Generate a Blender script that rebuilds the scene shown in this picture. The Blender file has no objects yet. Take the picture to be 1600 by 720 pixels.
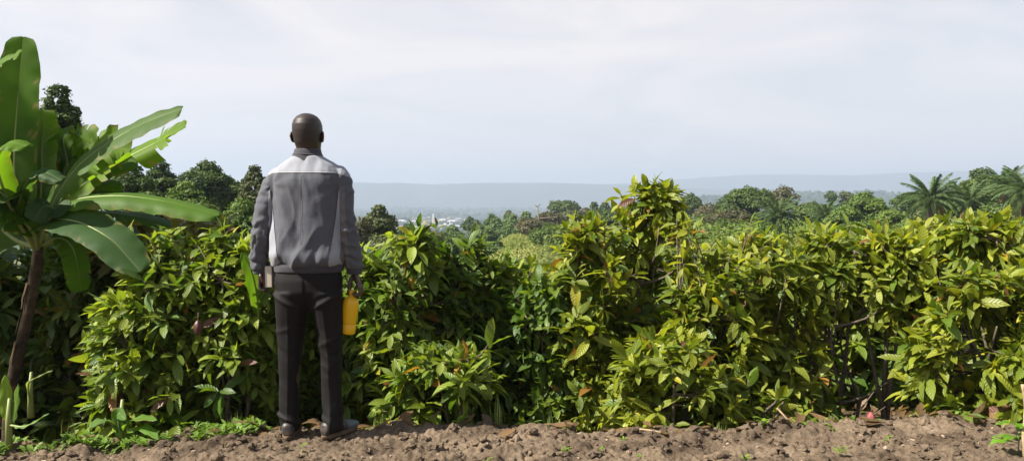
import bpy, bmesh, math, random
import numpy as np
from mathutils import Vector, Matrix
R_ = math.radians
rng = np.random.default_rng(7)
random.seed(7)
sc = bpy.context.scene
col = sc.collection
F = 1250.0; EYE = 1.3; HOR = 310.0
PITCH = math.atan((360 - HOR) / F)

def P(px, py, Y):
    """point at distance Y in front of the camera seen at pixel px,py of the 1600x720 photograph"""
    a = (px - 800) / F; b = (360 - py) / F
    dy = math.cos(PITCH) + b * math.sin(PITCH); dz = -math.sin(PITCH) + b * math.cos(PITCH)
    return Vector((a * Y / dy, Y, EYE + dz * Y / dy))

# ------------------------------------------------------------------ helpers
def prop(o, label=None, cat=None, group=None, kind=None):
    if label: o['label'] = label
    if cat: o['category'] = cat
    if group: o['group'] = group
    if kind: o['kind'] = kind
    return o

def link(o, parent=None):
    col.objects.link(o)
    if parent is not None: o.parent = parent
    return o

def empty(name, loc=(0, 0, 0), label=None, cat=None, group=None, rz=0):
    o = bpy.data.objects.new(name, None); o.empty_display_size = 0.1
    o.location = loc; o.rotation_euler = (0, 0, rz)
    col.objects.link(o)
    return prop(o, label, cat, group)

def mesh_np(name, V, Q, uv=None, colr=None, mat=None, smooth=True, T=None):
    """V (n,3); Q (m,4) quads; uv,(n,2) per vertex; colr (n,3) per vertex"""
    me = bpy.data.meshes.new(name)
    V = np.asarray(V, dtype=np.float32); Q = np.asarray(Q, dtype=np.int32)
    k = Q.shape[1]
    me.vertices.add(len(V)); me.vertices.foreach_set('co', V.ravel())
    me.loops.add(Q.size); me.loops.foreach_set('vertex_index', Q.ravel())
    me.polygons.add(len(Q))
    me.polygons.foreach_set('loop_start', np.arange(0, Q.size, k, dtype=np.int32))
    me.polygons.foreach_set('loop_total', np.full(len(Q), k, dtype=np.int32))
    me.polygons.foreach_set('use_smooth', np.full(len(Q), smooth, dtype=bool))
    if uv is not None:
        l = me.uv_layers.new(name='UVMap'); l.data.foreach_set('uv', np.asarray(uv, dtype=np.float32)[Q.ravel()].ravel())
    if colr is not None:
        a = me.color_attributes.new('col', 'FLOAT_COLOR', 'POINT')
        c = np.ones((len(V), 4), dtype=np.float32); c[:, :3] = colr
        a.data.foreach_set('color', c.ravel())
    me.update(); me.validate()
    if mat: me.materials.append(mat)
    return me

def obj_np(name, V, Q, parent=None, **kw):
    return link(bpy.data.objects.new(name, mesh_np(name, V, Q, **kw)), parent)

class MB:
    """collects tubes, lofts and boxes"""
    def __init__(s): s.v = []; s.f = []
    def add(s, vs, fs):
        o = len(s.v); s.v += [tuple(v) for v in vs]; s.f += [tuple(i + o for i in f) for f in fs]
    def loft(s, rings, cap=True):
        n = len(rings[0]); vs = [v for r in rings for v in r]; fs = []
        for i in range(len(rings) - 1):
            for j in range(n):
                fs.append((i * n + j, i * n + (j + 1) % n, (i + 1) * n + (j + 1) % n, (i + 1) * n + j))
        if cap:
            fs.append(tuple(range(n))[::-1]); fs.append(tuple((len(rings) - 1) * n + j for j in range(n)))
        s.add(vs, fs)
    def tube(s, pts, rad, n=8, flat=None):
        pts = [Vector(p) for p in pts]
        if not hasattr(rad, '__len__'): rad = [rad] * len(pts)
        rings = []; up = None
        for i, p in enumerate(pts):
            t = (pts[min(i + 1, len(pts) - 1)] - pts[max(i - 1, 0)]).normalized()
            if up is None:
                up = Vector((0, 1, 0)) if abs(t.y) < .9 else Vector((1, 0, 0))
                if flat is not None: up = Vector(flat[0])
            a = (up - t * up.dot(t)).normalized(); up = a; b = t.cross(a)
            r = rad[i]; k = flat[1] if flat is not None else 1
            rings.append([p + a * (r * math.cos(2 * math.pi * j / n)) + b * (r * k * math.sin(2 * math.pi * j / n)) for j in range(n)])
        s.loft(rings)
    def ell(s, c, r, nu=16, nv=12, rot=None):
        rings = []
        for i in range(1, nv):
            th = math.pi * i / nv
            ring = []
            for j in range(nu):
                ph = -2 * math.pi * j / nu
                v = Vector((r[0] * math.sin(th) * math.cos(ph), r[1] * math.sin(th) * math.sin(ph), r[2] * math.cos(th)))
                if rot is not None: v = rot @ v
                ring.append(Vector(c) + v)
            rings.append(ring)
        s.loft(rings)
    def box(s, c, h, rot=None, bev=0.0):
        bm = bmesh.new(); bmesh.ops.create_cube(bm, size=2)
        for v in bm.verts: v.co = Vector((v.co.x * h[0], v.co.y * h[1], v.co.z * h[2]))
        if bev: bmesh.ops.bevel(bm, geom=bm.edges[:], offset=bev, segments=2, affect='EDGES')
        bm.verts.index_update()
        vs = [Vector(c) + ((rot @ v.co) if rot is not None else v.co) for v in bm.verts]
        fs = [[v.index for v in f.verts] for f in bm.faces]; bm.free(); s.add(vs, fs)
    def mesh(s, name, mat=None, smooth=True):
        me = bpy.data.meshes.new(name); me.from_pydata([tuple(v) for v in s.v], [], s.f)
        me.update()
        me.polygons.foreach_set('use_smooth', [smooth] * len(me.polygons))
        if mat: me.materials.append(mat)
        return me
    def build(s, name, mat=None, parent=None, smooth=True):
        return link(bpy.data.objects.new(name, s.mesh(name, mat, smooth)), parent)

def catmull(pts, n):
    pts = [Vector(p) for p in pts]; out = []
    q = [pts[0] * 2 - pts[1]] + pts + [pts[-1] * 2 - pts[-2]]
    m = len(pts) - 1
    for k in range(n + 1):
        u = k / n * m; i = min(int(u), m - 1); t = u - i
        a, b, c, d = q[i], q[i + 1], q[i + 2], q[i + 3]
        out.append(0.5 * ((2 * b) + (c - a) * t + (2 * a - 5 * b + 4 * c - d) * t * t + (3 * b - a - 3 * c + d) * t ** 3))
    return out

def interp(x, xs, ys): return np.interp(x, xs, ys)

def _h(i, j, k, s):
    i = (i.astype(np.int64) & 0xffffffff).astype(np.uint64); j = (j.astype(np.int64) & 0xffffffff).astype(np.uint64); k = (k.astype(np.int64) & 0xffffffff).astype(np.uint64)
    h = (i * np.uint64(73856093)) ^ (j * np.uint64(19349663)) ^ (k * np.uint64(83492791)) ^ np.uint64(s * 2654435 + 12345)
    h &= np.uint64(0xffffffff); h = (h ^ (h >> np.uint64(15))) * np.uint64(2246822519) & np.uint64(0xffffffff)
    h = (h ^ (h >> np.uint64(13))) * np.uint64(3266489917) & np.uint64(0xffffffff); h ^= h >> np.uint64(16)
    return h.astype(np.float64) / 4294967295.0
def vnoise(x, y, z=None, s=0):
    x = np.asarray(x, float); y = np.asarray(y, float); z = np.zeros_like(x) if z is None else np.asarray(z, float)
    xi, yi, zi = np.floor(x), np.floor(y), np.floor(z)
    fx, fy, fz = x - xi, y - yi, z - zi
    fx = fx * fx * (3 - 2 * fx); fy = fy * fy * (3 - 2 * fy); fz = fz * fz * (3 - 2 * fz)
    r = 0
    for a in (0, 1):
        for b in (0, 1):
            for c in (0, 1):
                w = (fx if a else 1 - fx) * (fy if b else 1 - fy) * (fz if c else 1 - fz)
                r = r + w * _h(xi + a, yi + b, zi + c, s)
    return r * 2 - 1
def fbm(x, y, z=None, o=4, s=0, g=.5):
    r = 0; a = 1; f = 1
    for i in range(o):
        r = r + a * vnoise(np.asarray(x) * f, np.asarray(y) * f, None if z is None else np.asarray(z) * f, s + i * 17); a *= g; f *= 2.03
    return r
def nrm(a): return a / np.maximum(np.linalg.norm(a, axis=-1, keepdims=True), 1e-9)

# ------------------------------------------------------------------ materials
class NT:
    def __init__(s, name):
        s.m = bpy.data.materials.new(name); s.m.use_nodes = True; s.t = s.m.node_tree; s.t.nodes.clear()
        s.out = s.n('ShaderNodeOutputMaterial')
    def n(s, ty, **kw):
        x = s.t.nodes.new(ty)
        for k, v in kw.items():
            if k.startswith('i_'):
                key = k[2:]; key = int(key) if key.isdigit() else key.replace('_', ' ')
                x.inputs[key].default_value = v
            else: setattr(x, k, v)
        return x
    def l(s, a, b): s.t.links.new(a, b)
    def math(s, op, a, b=None, c=None):
        x = s.n('ShaderNodeMath', operation=op)
        for i, v in enumerate((a, b, c)):
            if v is None: continue
            if isinstance(v, (int, float)): x.inputs[i].default_value = v
            else: s.l(v, x.inputs[i])
        return x.outputs[0]
    def noise(s, scale, detail=4, rough=.55, vec=None, coord='Object', dist=0):
        x = s.n('ShaderNodeTexNoise'); x.inputs['Scale'].default_value = scale; x.inputs['Detail'].default_value = detail
        x.inputs['Roughness'].default_value = rough; x.inputs['Distortion'].default_value = dist
        if vec is None: vec = s.n('ShaderNodeTexCoord').outputs[coord]
        s.l(vec, x.inputs['Vector']); return x.outputs['Fac']
    def ramp(s, fac, stops, interp='LINEAR'):
        x = s.n('ShaderNodeValToRGB'); e = x.color_ramp.elements; x.color_ramp.interpolation = interp
        while len(e) < len(stops): e.new(.5)
        for k, (p, c) in enumerate(stops):
            e[k].position = p; e[k].color = (c, c, c, 1) if isinstance(c, (int, float)) else (*c, 1)
        s.l(fac, x.inputs[0]); return x.outputs[0]
    def mix(s, fac, a, b, blend='MIX'):
        x = s.n('ShaderNodeMix', data_type='RGBA', blend_type=blend)
        for i, v in ((0, fac), (6, a), (7, b)):
            if isinstance(v, (int, float)): x.inputs[i].default_value = v
            elif isinstance(v, tuple): x.inputs[i].default_value = (*v, 1)
            else: s.l(v, x.inputs[i])
        return x.outputs[2]
    def bump(s, h, st=.5, dist=.01, nrm=None):
        x = s.n('ShaderNodeBump'); x.inputs['Strength'].default_value = st; x.inputs['Distance'].default_value = dist
        s.l(h, x.inputs['Height'])
        if nrm is not None: s.l(nrm, x.inputs['Normal'])
        return x.outputs[0]
    def pbr(s, base, rough=.6, spec=.5, normal=None, sheen=0):
        x = s.n('ShaderNodeBsdfPrincipled')
        if isinstance(base, tuple): x.inputs['Base Color'].default_value = (*base, 1)
        else: s.l(base, x.inputs['Base Color'])
        if isinstance(rough, (int, float)): x.inputs['Roughness'].default_value = rough
        else: s.l(rough, x.inputs['Roughness'])
        x.inputs['Specular IOR Level'].default_value = spec
        if sheen: x.inputs['Sheen Weight'].default_value = sheen
        if normal is not None: s.l(normal, x.inputs['Normal'])
        return x
    def done(s, sh):
        s.l(sh, s.out.inputs[0]); return s.m

def leaf_mat(name, veins=9.0, trans=.32, rough=.38, spec=.5, bump=.5, spots=True, lat=1.0, vdist=.004, vc=.35):
    k = NT(name); a = k.n('ShaderNodeAttribute', attribute_name='col').outputs['Color']
    uv = k.n('ShaderNodeUVMap').outputs[0]; sp = k.n('ShaderNodeSeparateXYZ'); k.l(uv, sp.inputs[0])
    u = k.math('ABSOLUTE', k.math('SUBTRACT', sp.outputs[0], .5)); v = sp.outputs[1]
    # lateral veins run forward from the midrib
    ph = k.math('MULTIPLY', k.math('SUBTRACT', v, k.math('MULTIPLY', u, .28 * lat)), veins * 6.283)
    w = k.math('POWER', k.math('MULTIPLY', k.math('ADD', k.math('SINE', ph), 1), .5), 3)
    mid = k.math('SUBTRACT', 1, k.math('MINIMUM', k.math('MULTIPLY', u, 26), 1))
    vein = k.math('MAXIMUM', k.math('MULTIPLY', w, vc), mid)
    c = k.mix(k.math('MULTIPLY', vein, .35), a, k.mix(.55, a, (.35, .38, .12)))
    if spots:
        n = k.noise(9, 3, .6)
        c = k.mix(k.ramp(n, [(.5, 0), (.75, .45)]), c, k.mix(1.0, c, (.75, .78, .6), 'MULTIPLY'))
    bp = k.bump(k.math('ADD', w, k.math('MULTIPLY', mid, 1.2)), bump, vdist)
    p = k.pbr(c, rough, spec, bp)
    t = k.n('ShaderNodeBsdfTranslucent'); tc = k.mix(1.0, c, (1.5, 1.5, .55), 'MULTIPLY'); k.l(tc, t.inputs[0]); k.l(bp, t.inputs['Normal'])
    m = k.n('ShaderNodeMixShader'); m.inputs[0].default_value = trans; k.l(p.outputs[0], m.inputs[1]); k.l(t.outputs[0], m.inputs[2])
    return k.done(m.outputs[0])

def clump_mat(name, trans=.25, rough=.6, spec=.25):
    k = NT(name); a = k.n('ShaderNodeAttribute', attribute_name='col').outputs['Color']
    p = k.pbr(a, rough, spec)
    t = k.n('ShaderNodeBsdfTranslucent'); k.l(k.mix(1.0, a, (1.3, 1.4, .6), 'MULTIPLY'), t.inputs[0])
    m = k.n('ShaderNodeMixShader'); m.inputs[0].default_value = trans; k.l(p.outputs[0], m.inputs[1]); k.l(t.outputs[0], m.inputs[2])
    return k.done(m.outputs[0])

def bark_mat(name, c1, c2, scale=30):
    k = NT(name); n = k.noise(scale, 5, .65); n2 = k.noise(scale * .25, 3)
    c = k.mix(k.ramp(n, [(.35, 0), (.65, 1)]), c1, c2); c = k.mix(k.ramp(n2, [(.45, 0), (.7, .6)]), c, tuple(x * .5 for x in c1))
    return k.done(k.pbr(c, .85, .2, k.bump(n, .6, .01)).outputs[0])

def cloth_mat(name, c1, c2, fine=900, wr=30, sheen=.1, rough=.85, br=.25):
    k = NT(name); n = k.noise(fine, 2, .7); n2 = k.noise(wr, 4, .6); n3 = k.noise(6, 3)
    c = k.mix(k.ramp(n, [(.3, 0), (.7, 1)]), c1, c2)
    c = k.mix(k.ramp(n3, [(.4, 0), (.7, br)]), c, k.mix(1.0, c, (.7, .68, .66), 'MULTIPLY'))
    h = k.math('ADD', k.math('MULTIPLY', n, .15), n2)
    return k.done(k.pbr(c, rough, .25, k.bump(h, .45, .006), sheen).outputs[0])

M = {}
M['cacao'] = leaf_mat('cacao_leaf', 9, .42, .40, .5, .55)
M['banana'] = leaf_mat('banana_leaf', 95, .5, .55, .2, .16, lat=.12, vdist=.002, vc=.13)
M['grassy'] = leaf_mat('weed_leaf', 5, .35, .5, .4, .2)
M['tree'] = clump_mat('tree_leaves')
M['scrub'] = clump_mat('scrub_leaves', .2, .8, .1)
M['bark'] = bark_mat('cacao_bark', (.07, .055, .04), (.16, .13, .095), 60)
M['treebark'] = bark_mat('tree_bark', (.1, .08, .06), (.2, .17, .13), 8)
M['bananastem'] = bark_mat('banana_stem', (.018, .013, .009), (.085, .058, .032), 14)
M['drystick'] = bark_mat('dry_stick', (.28, .2, .12), (.42, .32, .2), 40)

# ------------------------------------------------------------------ world, sun, camera
SUN_AZ = R_(19); SUN_EL = R_(46)      # light comes from the left, slightly from behind the camera
ldir = Vector((math.cos(SUN_AZ) * math.cos(SUN_EL), math.sin(SUN_AZ) * math.cos(SUN_EL), -math.sin(SUN_EL)))
def make_world():
    w = bpy.data.worlds.new('World'); sc.world = w; w.use_nodes = True
    t = w.node_tree; t.nodes.clear(); k = NT.__new__(NT); k.t = t
    out = k.n('ShaderNodeOutputWorld'); bg = k.n('ShaderNodeBackground'); bg.inputs[1].default_value = .052
    sky = k.n('ShaderNodeTexSky', sky_type='NISHITA'); sky.sun_disc = False; sky.sun_elevation = SUN_EL
    tosun = -ldir; sky.sun_rotation = math.atan2(tosun.x, tosun.y)
    sky.air_density = 1.0; sky.dust_density = 1.6; sky.ozone_density = 1.0
    co = k.n('ShaderNodeTexCoord').outputs['Generated']
    mp = k.n('ShaderNodeMapping'); mp.inputs['Scale'].default_value = (1.0, 1.0, 4.5); mp.inputs['Rotation'].default_value = (0, R_(9), 0); k.l(co, mp.inputs[0])
    n = k.noise(2.3, 7, .55, vec=mp.outputs[0], dist=.8)
    veil = k.ramp(n, [(.32, .62), (.60, 1.0)])
    # small cumulus low over the horizon
    sp = k.n('ShaderNodeSeparateXYZ'); k.l(co, sp.inputs[0])
    band = k.ramp(sp.outputs[2], [(.0, 0), (.02, 1), (.05, .7), (.085, 0)])
    mp2 = k.n('ShaderNodeMapping'); mp2.inputs['Scale'].default_value = (1, 1, 1.9); k.l(co, mp2.inputs[0])
    n2 = k.noise(13, 6, .55, vec=mp2.outputs[0]); puff = k.math('MULTIPLY', k.ramp(n2, [(.60, 0), (.70, .8)]), band)
    high = k.ramp(sp.outputs[2], [(.28, 1), (.60, .15)]); veil = k.math('MULTIPLY', veil, high)
    cl = k.mix(veil, sky.outputs[0], (7.1, 6.7, 6.65)); cl = k.mix(puff, cl, (7.7, 7.6, 7.5))
    k.l(cl, bg.inputs[0]); k.l(bg.outputs[0], out.inputs[0])
make_world()
L = bpy.data.lights.new('sun', 'SUN'); L.energy = 5.0; L.angle = R_(.55); L.color = (1, .94, .84)
lo = link(bpy.data.objects.new('sun', L)); lo.rotation_euler = ldir.to_track_quat('-Z', 'Y').to_euler(); lo.location = (-20, -5, 30)
cam = bpy.data.cameras.new('camera'); cam.sensor_width = 36; cam.lens = F / 1600 * 36; cam.clip_end = 30000; cam.clip_start = .05
co_ = link(bpy.data.objects.new('camera', cam)); co_.location = (0, 0, EYE); co_.rotation_euler = (math.pi / 2 - PITCH, 0, 0)
sc.camera = co_
sc.view_settings.view_transform = 'Standard'; sc.view_settings.look = 'None'; sc.view_settings.gamma = 1; sc.view_settings.exposure = 1.40
sc.render.engine = 'CYCLES'
sc.cycles.max_bounces = 6; sc.cycles.diffuse_bounces = 3; sc.cycles.glossy_bounces = 2; sc.cycles.transmission_bounces = 3; sc.cycles.volume_bounces = 0

# ------------------------------------------------------------------ terrain
def crest(x):   # height of the dug soil near the camera, following the lie of the bank
    return interp(x, [-6, -3.0, -2.2, -1.6, -1.2, 0.4, 1.3, 1.9, 2.4, 3.0, 6], [-.16, -.15, -.13, -.02, .01, -.02, -.01, .03, .035, .0, 0])
def terrain(x, y):
    x = np.asarray(x, float); y = np.asarray(y, float)
    d = np.sqrt(x * x + y * y) * np.sign(y); r = np.where(y > 1, x / np.maximum(y, 1), np.sign(x) * 1.0)
    base = interp(y, [-50, -3, 0, 4.7, 5.3, 7, 12, 30, 60, 105, 160, 300, 900, 1600], [2, 0, 0, 0, -.35, -.6, -1.2, -2.4, -3.1, -4.1, -7.5, -18, -44, -48])
    # the valley opens on the left of centre; ridge on the right
    left = interp(r, [-.5, -.28, -.2, -.13, .0, 1], [-.6, -.5, -1, -.85, 0, 0]) * interp(y, [0, 20, 60, 150, 300, 700], [0, .6, 4, 11, 12, 0])
    right = interp(r, [-.05, .1, .3, .7], [0, .4, 1, 1.3]) * interp(y, [0, 20, 60, 120, 300, 800], [0, .2, 1.0, 2.0, 3, 0])
    plateau = interp(r, [.1, .2, .3, .46, .56, 1.0], [0, .75, 1, 1, .85, .6]) * interp(y, [900, 1900, 2400, 3000, 3400], [0, 57, 57, 30, 0])
    z = base + left + right + plateau
    z = z + fbm(x / 9, y / 9, s=3) * interp(y, [4, 8, 40, 200], [0, .1, .6, 1.5]) + fbm(x / 160, y / 160, s=9) * interp(y, [100, 1000, 2400, 6000], [0, 3, 5, 6])
    return z
def gz(x, y): return float(terrain(np.array([x]), np.array([y]))[0])

k = NT('ground'); pos = k.n('ShaderNodeTexCoord').outputs['Object']; sp = k.n('ShaderNodeSeparateXYZ'); k.l(pos, sp.inputs[0])
near = k.ramp(k.math('DIVIDE', sp.outputs[1], 100), [(.06, 0), (.2, 1)])
g = k.ramp(k.noise(.09, 6, .6, vec=pos), [(.35, (.06, .085, .02)), (.6, (.16, .16, .04)), (.75, (.20, .17, .065))])
fp = k.ramp(k.noise(.006, 6, .6, vec=pos), [(.42, (.02, .036, .025)), (.58, (.032, .05, .03)), (.70, (.10, .10, .065))])
farw = k.ramp(k.math('DIVIDE', sp.outputs[1], 1000), [(.25, 0), (.6, 1)])
c = k.mix(near, (.07, .05, .035), g); c = k.mix(farw, c, fp)
GM = k.done(k.pbr(c, .95, .1, k.bump(k.noise(6, 5), .5, .1)).outputs[0])

def ground():
    ys = np.concatenate([np.linspace(-60, 4.3, 8), np.linspace(4.7, 12, 40), np.geomspace(12.3, 300, 130), np.geomspace(306, 6300, 120)])
    us = np.linspace(-1, 1, 181); us = np.sign(us) * np.abs(us) ** 1.15
    Y, U = np.meshgrid(ys, us, indexing='ij')
    W = 14 + np.maximum(Y, 0) * .95; W = np.minimum(W, 6000)
    W = np.where(Y < 4.6, 30, np.maximum(W, 14)); X = U * W
    Z = terrain(X, Y) - np.where(Y < 6.4, .13, 0)
    n, m = X.shape; V = np.stack([X, Y, Z], -1).reshape(-1, 3)
    i = np.arange(n * m).reshape(n, m); Q = np.stack([i[:-1, :-1], i[:-1, 1:], i[1:, 1:], i[1:, :-1]], -1).reshape(-1, 4)
    prop(obj_np('ground', V, Q, mat=GM), kind='structure')
ground()

# far escarpments
def range_(name, y0, depth, prof, seed, c1):
    k = NT(name + '_forest'); k2 = k.ramp(k.noise(.004, 7, .6), [(.35, tuple(a * .7 for a in c1)), (.65, c1)])
    mt = k.done(k.pbr(k2, .95, .05, k.bump(k.noise(.02, 5), .8, 12)).outputs[0])
    xs = np.linspace(-5900, 5900, 460); ts = np.linspace(0, 1, 24)
    X, T = np.meshgrid(xs, ts, indexing='xy')
    px = 800 + X / (y0 + depth * .6) * F
    top = interp(px, prof[0], prof[1]); zt = EYE + (HOR - top) / F * (y0 + depth * .6)
    zt = zt + fbm(X / 420, X * 0 + seed, o=5, s=seed) * 7
    base = -62
    s = np.clip(T / .6, 0, 1); s = s * s * (3 - 2 * s)
    Z = base + (zt - base) * s + fbm(X / 300, T * 5, o=4, s=seed + 5) * 14 * s * (1 - s) * 2 - np.clip((T - .6) / .4, 0, 1) * 30
    Y = y0 + T * depth + fbm(X / 700, X * 0, s=seed + 2) * 160
    n, m = X.shape; V = np.stack([X, Y, Z], -1).reshape(-1, 3)
    i = np.arange(n * m).reshape(n, m); Q = np.stack([i[:-1, :-1], i[:-1, 1:], i[1:, 1:], i[1:, :-1]], -1).reshape(-1, 4)
    prop(obj_np(name, V, Q, mat=mt), kind='structure')
range_('escarpment', 3900, 800, ([-900, 300, 560, 650, 760, 860, 960, 1100, 1300, 1700, 2500], [292, 286, 285, 287, 285, 285, 289, 294, 300, 306, 308]), 11, (.04, .06, .035))
range_('far_hills', 5100, 900, ([-900, 300, 700, 900, 1000, 1100, 1200, 1330, 1450, 1600, 2500], [298, 294, 292, 290, 284, 277, 273, 275, 270, 266, 262]), 23, (.04, .06, .04))

def haze():
    mb = MB(); mb.box((0, 3150, 55), (6200, 3350, 160)); me = mb.mesh('haze', smooth=False)
    m = bpy.data.materials.new('haze'); m.use_nodes = True; t = m.node_tree; t.nodes.clear()
    o = t.nodes.new('ShaderNodeOutputMaterial'); v = t.nodes.new('ShaderNodeVolumePrincipled')
    v.inputs['Color'].default_value = (.55, .655, .81, 1); v.inputs['Density'].default_value = .00037; v.inputs['Anisotropy'].default_value = .1
    t.links.new(v.outputs[0], o.inputs['Volume']); me.materials.append(m)
    prop(link(bpy.data.objects.new('haze', me)), kind='stuff')
    bpy.data.objects['haze']['label'] = 'pale blue haze fading the plain and hills'
haze()

# ------------------------------------------------------------------ dug soil
k = NT('soil'); pos = k.n('ShaderNodeTexCoord').outputs['Object']
n1 = k.noise(2.2, 5, .6, vec=pos); n2 = k.noise(55, 6, .75, vec=pos); n3 = k.noise(160, 4, .7, vec=pos)
c = k.mix(k.ramp(n1, [(.38, 0), (.62, 1)]), (.085, .062, .042), (.205, .155, .106))
c = k.mix(k.ramp(n2, [(.42, 0), (.66, 1)]), c, k.mix(1, c, (.55, .5, .46), 'MULTIPLY'))
c = k.mix(k.ramp(n3, [(.63, 0), (.70, .8)]), c, (.40, .30, .20))
SOIL = k.done(k.pbr(c, .95, .12, k.bump(k.math('ADD', n2, k.math('MULTIPLY', n3, .5)), .8, .012)).outputs[0])
def soil_h(x, y):
    h = crest(x) + np.where(y > 4.55, -(y - 4.55) ** 1.0 * .45, 0) - np.where(y < 3.2, (3.2 - y) * .06, 0)
    h = h + fbm(x * 1.6, y * 2.2, s=41) * .03 + fbm(x * 4.5, y * 4.5, s=42) * .014 - .008
    r = 1 - np.abs(fbm(x * 7, y * 7, s=55, o=4)); h = h + (r - .7) * .012
    b = np.clip(fbm(x * 13 + 3, y * 13, s=71, o=3) - .05, 0, 1); h = h + b ** .8 * .027
    f = np.exp(-(((x + 1.09) / .34) ** 2 + ((y - 4.2) / .30) ** 2) ** 1.5); h = h * (1 - .85 * f) - .004 * f
    return h + fbm(x * 45, y * 45, s=61, o=3) * .009
def soil():
    xs = np.arange(-3.9, 3.9, .0075); ys = np.concatenate([np.arange(1.2, 3.5, .04), np.arange(3.5, 4.9, .0075), np.arange(4.9, 5.7, .03)])
    Y, X = np.meshgrid(ys, xs, indexing='ij'); Z = soil_h(X, Y)
    n, m = X.shape; i = np.arange(n * m).reshape(n, m); Q = np.stack([i[:-1, :-1], i[:-1, 1:], i[1:, 1:], i[1:, :-1]], -1).reshape(-1, 4)
    prop(obj_np('soil_bank', np.stack([X, Y, Z], -1).reshape(-1, 3), Q, mat=SOIL), kind='structure')
soil()
def sz(x, y): return float(soil_h(np.array([x]), np.array([y]))[0])

def lumps(name, n, r0, r1, mat, label, squash=.7, seed=0):
    bm = bmesh.new(); bmesh.ops.create_icosphere(bm, subdivisions=2, radius=1)
    B = np.array([v.co[:] for v in bm.verts]); T = np.array([[v.index for v in f.verts] for f in bm.faces]); bm.free()
    rg = np.random.default_rng(seed); V = []; Q = []
    x = rg.uniform(-3.2, 3.2, n); y = 3.6 + rg.uniform(0, 1, n) * 1.35; r = r0 + (r1 - r0) * rg.uniform(0, 1, n) ** 4; zs = soil_h(x, y)
    for i in range(n):
        b = B * (1 + .5 * fbm(B[:, 0] * 2.2 + i * 3.1, B[:, 1] * 1.7, B[:, 2] * 1.7, o=2, s=i % 50))[:, None]
        b = b * (rg.uniform(.7, 1.3, 3) * np.array([1, 1, squash])) * r[i]
        V.append(b + [x[i], y[i], zs[i] + r[i] * .25]); Q.append(T + i * len(B))
    o = obj_np(name, np.concatenate(V), np.concatenate(Q), mat=mat, smooth=False); prop(o, label, kind='stuff')
lumps('soil_clods', 3600, .003, .034, SOIL, 'crumbly brown clods strewn over the dug bank', seed=3)
k = NT('pebble'); PEB = k.done(k.pbr(k.ramp(k.noise(9, 2), [(.4, (.18, .13, .09)), (.6, (.36, .28, .20))]), .8, .3).outputs[0])
lumps('pebbles', 420, .003, .013, PEB, 'small pale pebbles scattered in the dug soil', seed=5)

# ------------------------------------------------------------------ leaves
def leaf_arrays(base, d, n, Ls, Ws, curl, colr, rows=7, fold=.25, shape='cacao', wave=.0):
    N = len(base); t = np.linspace(0, 1, rows)
    if shape == 'cacao':
        w = np.interp(t, [0, .04, .18, .38, .58, .76, .88, .95, 1], [.05, .14, .66, .96, 1, .72, .34, .12, .0])
    elif shape == 'blade': w = np.interp(t, [0, .15, .5, 1], [.6, 1, .8, 0])
    else: w = np.sin(np.pi * np.clip(t, .02, 1) ** .8)
    d = nrm(d); n = nrm(n - d * np.sum(n * d, -1, keepdims=True)); s = np.cross(d, n)
    c = np.where(np.abs(curl) < .02, .02, curl)[:, None]
    a = np.sin(c * t) / c; b = (1 - np.cos(c * t)) / c                      # along, down
    mid = base[:, None, :] + Ls[:, None, None] * (d[:, None, :] * a[..., None] - n[:, None, :] * b[..., None])
    nn = n[:, None, :] * np.cos(c * t)[..., None] + d[:, None, :] * np.sin(c * t)[..., None]
    hw = Ws[:, None] * .5 * w[None]
    V = np.empty((N, rows, 3, 3)); V[:, :, 1] = mid
    for j, sg in ((0, -1), (2, 1)):
        wv = 0
        if wave: wv = wave * np.sin(t[None] * 19 + sg * 1.3 + (np.arange(N)[:, None] * 2.4)) * Ws[:, None] * np.sin(np.pi * t)[None]
        V[:, :, j] = mid + sg * s[:, None, :] * (hw * math.cos(fold))[..., None] + nn * (hw * math.sin(fold) + wv)[..., None]
    uv = np.empty((N, rows, 3, 2)); uv[..., 0] = np.array([0, .5, 1]) * 1.0; uv[..., 1] = t[None, :, None]
    C = np.broadcast_to(colr[:, None, None, :], V.shape)
    i = np.arange(N * rows * 3).reshape(N, rows, 3)
    Q = np.concatenate([np.stack([i[:, :-1, j], i[:, :-1, j + 1], i[:, 1:, j + 1], i[:, 1:, j]], -1).reshape(-1, 4) for j in (0, 1)])
    return V.reshape(-1, 3), Q, uv.reshape(-1, 2), C.reshape(-1, 3)

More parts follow.
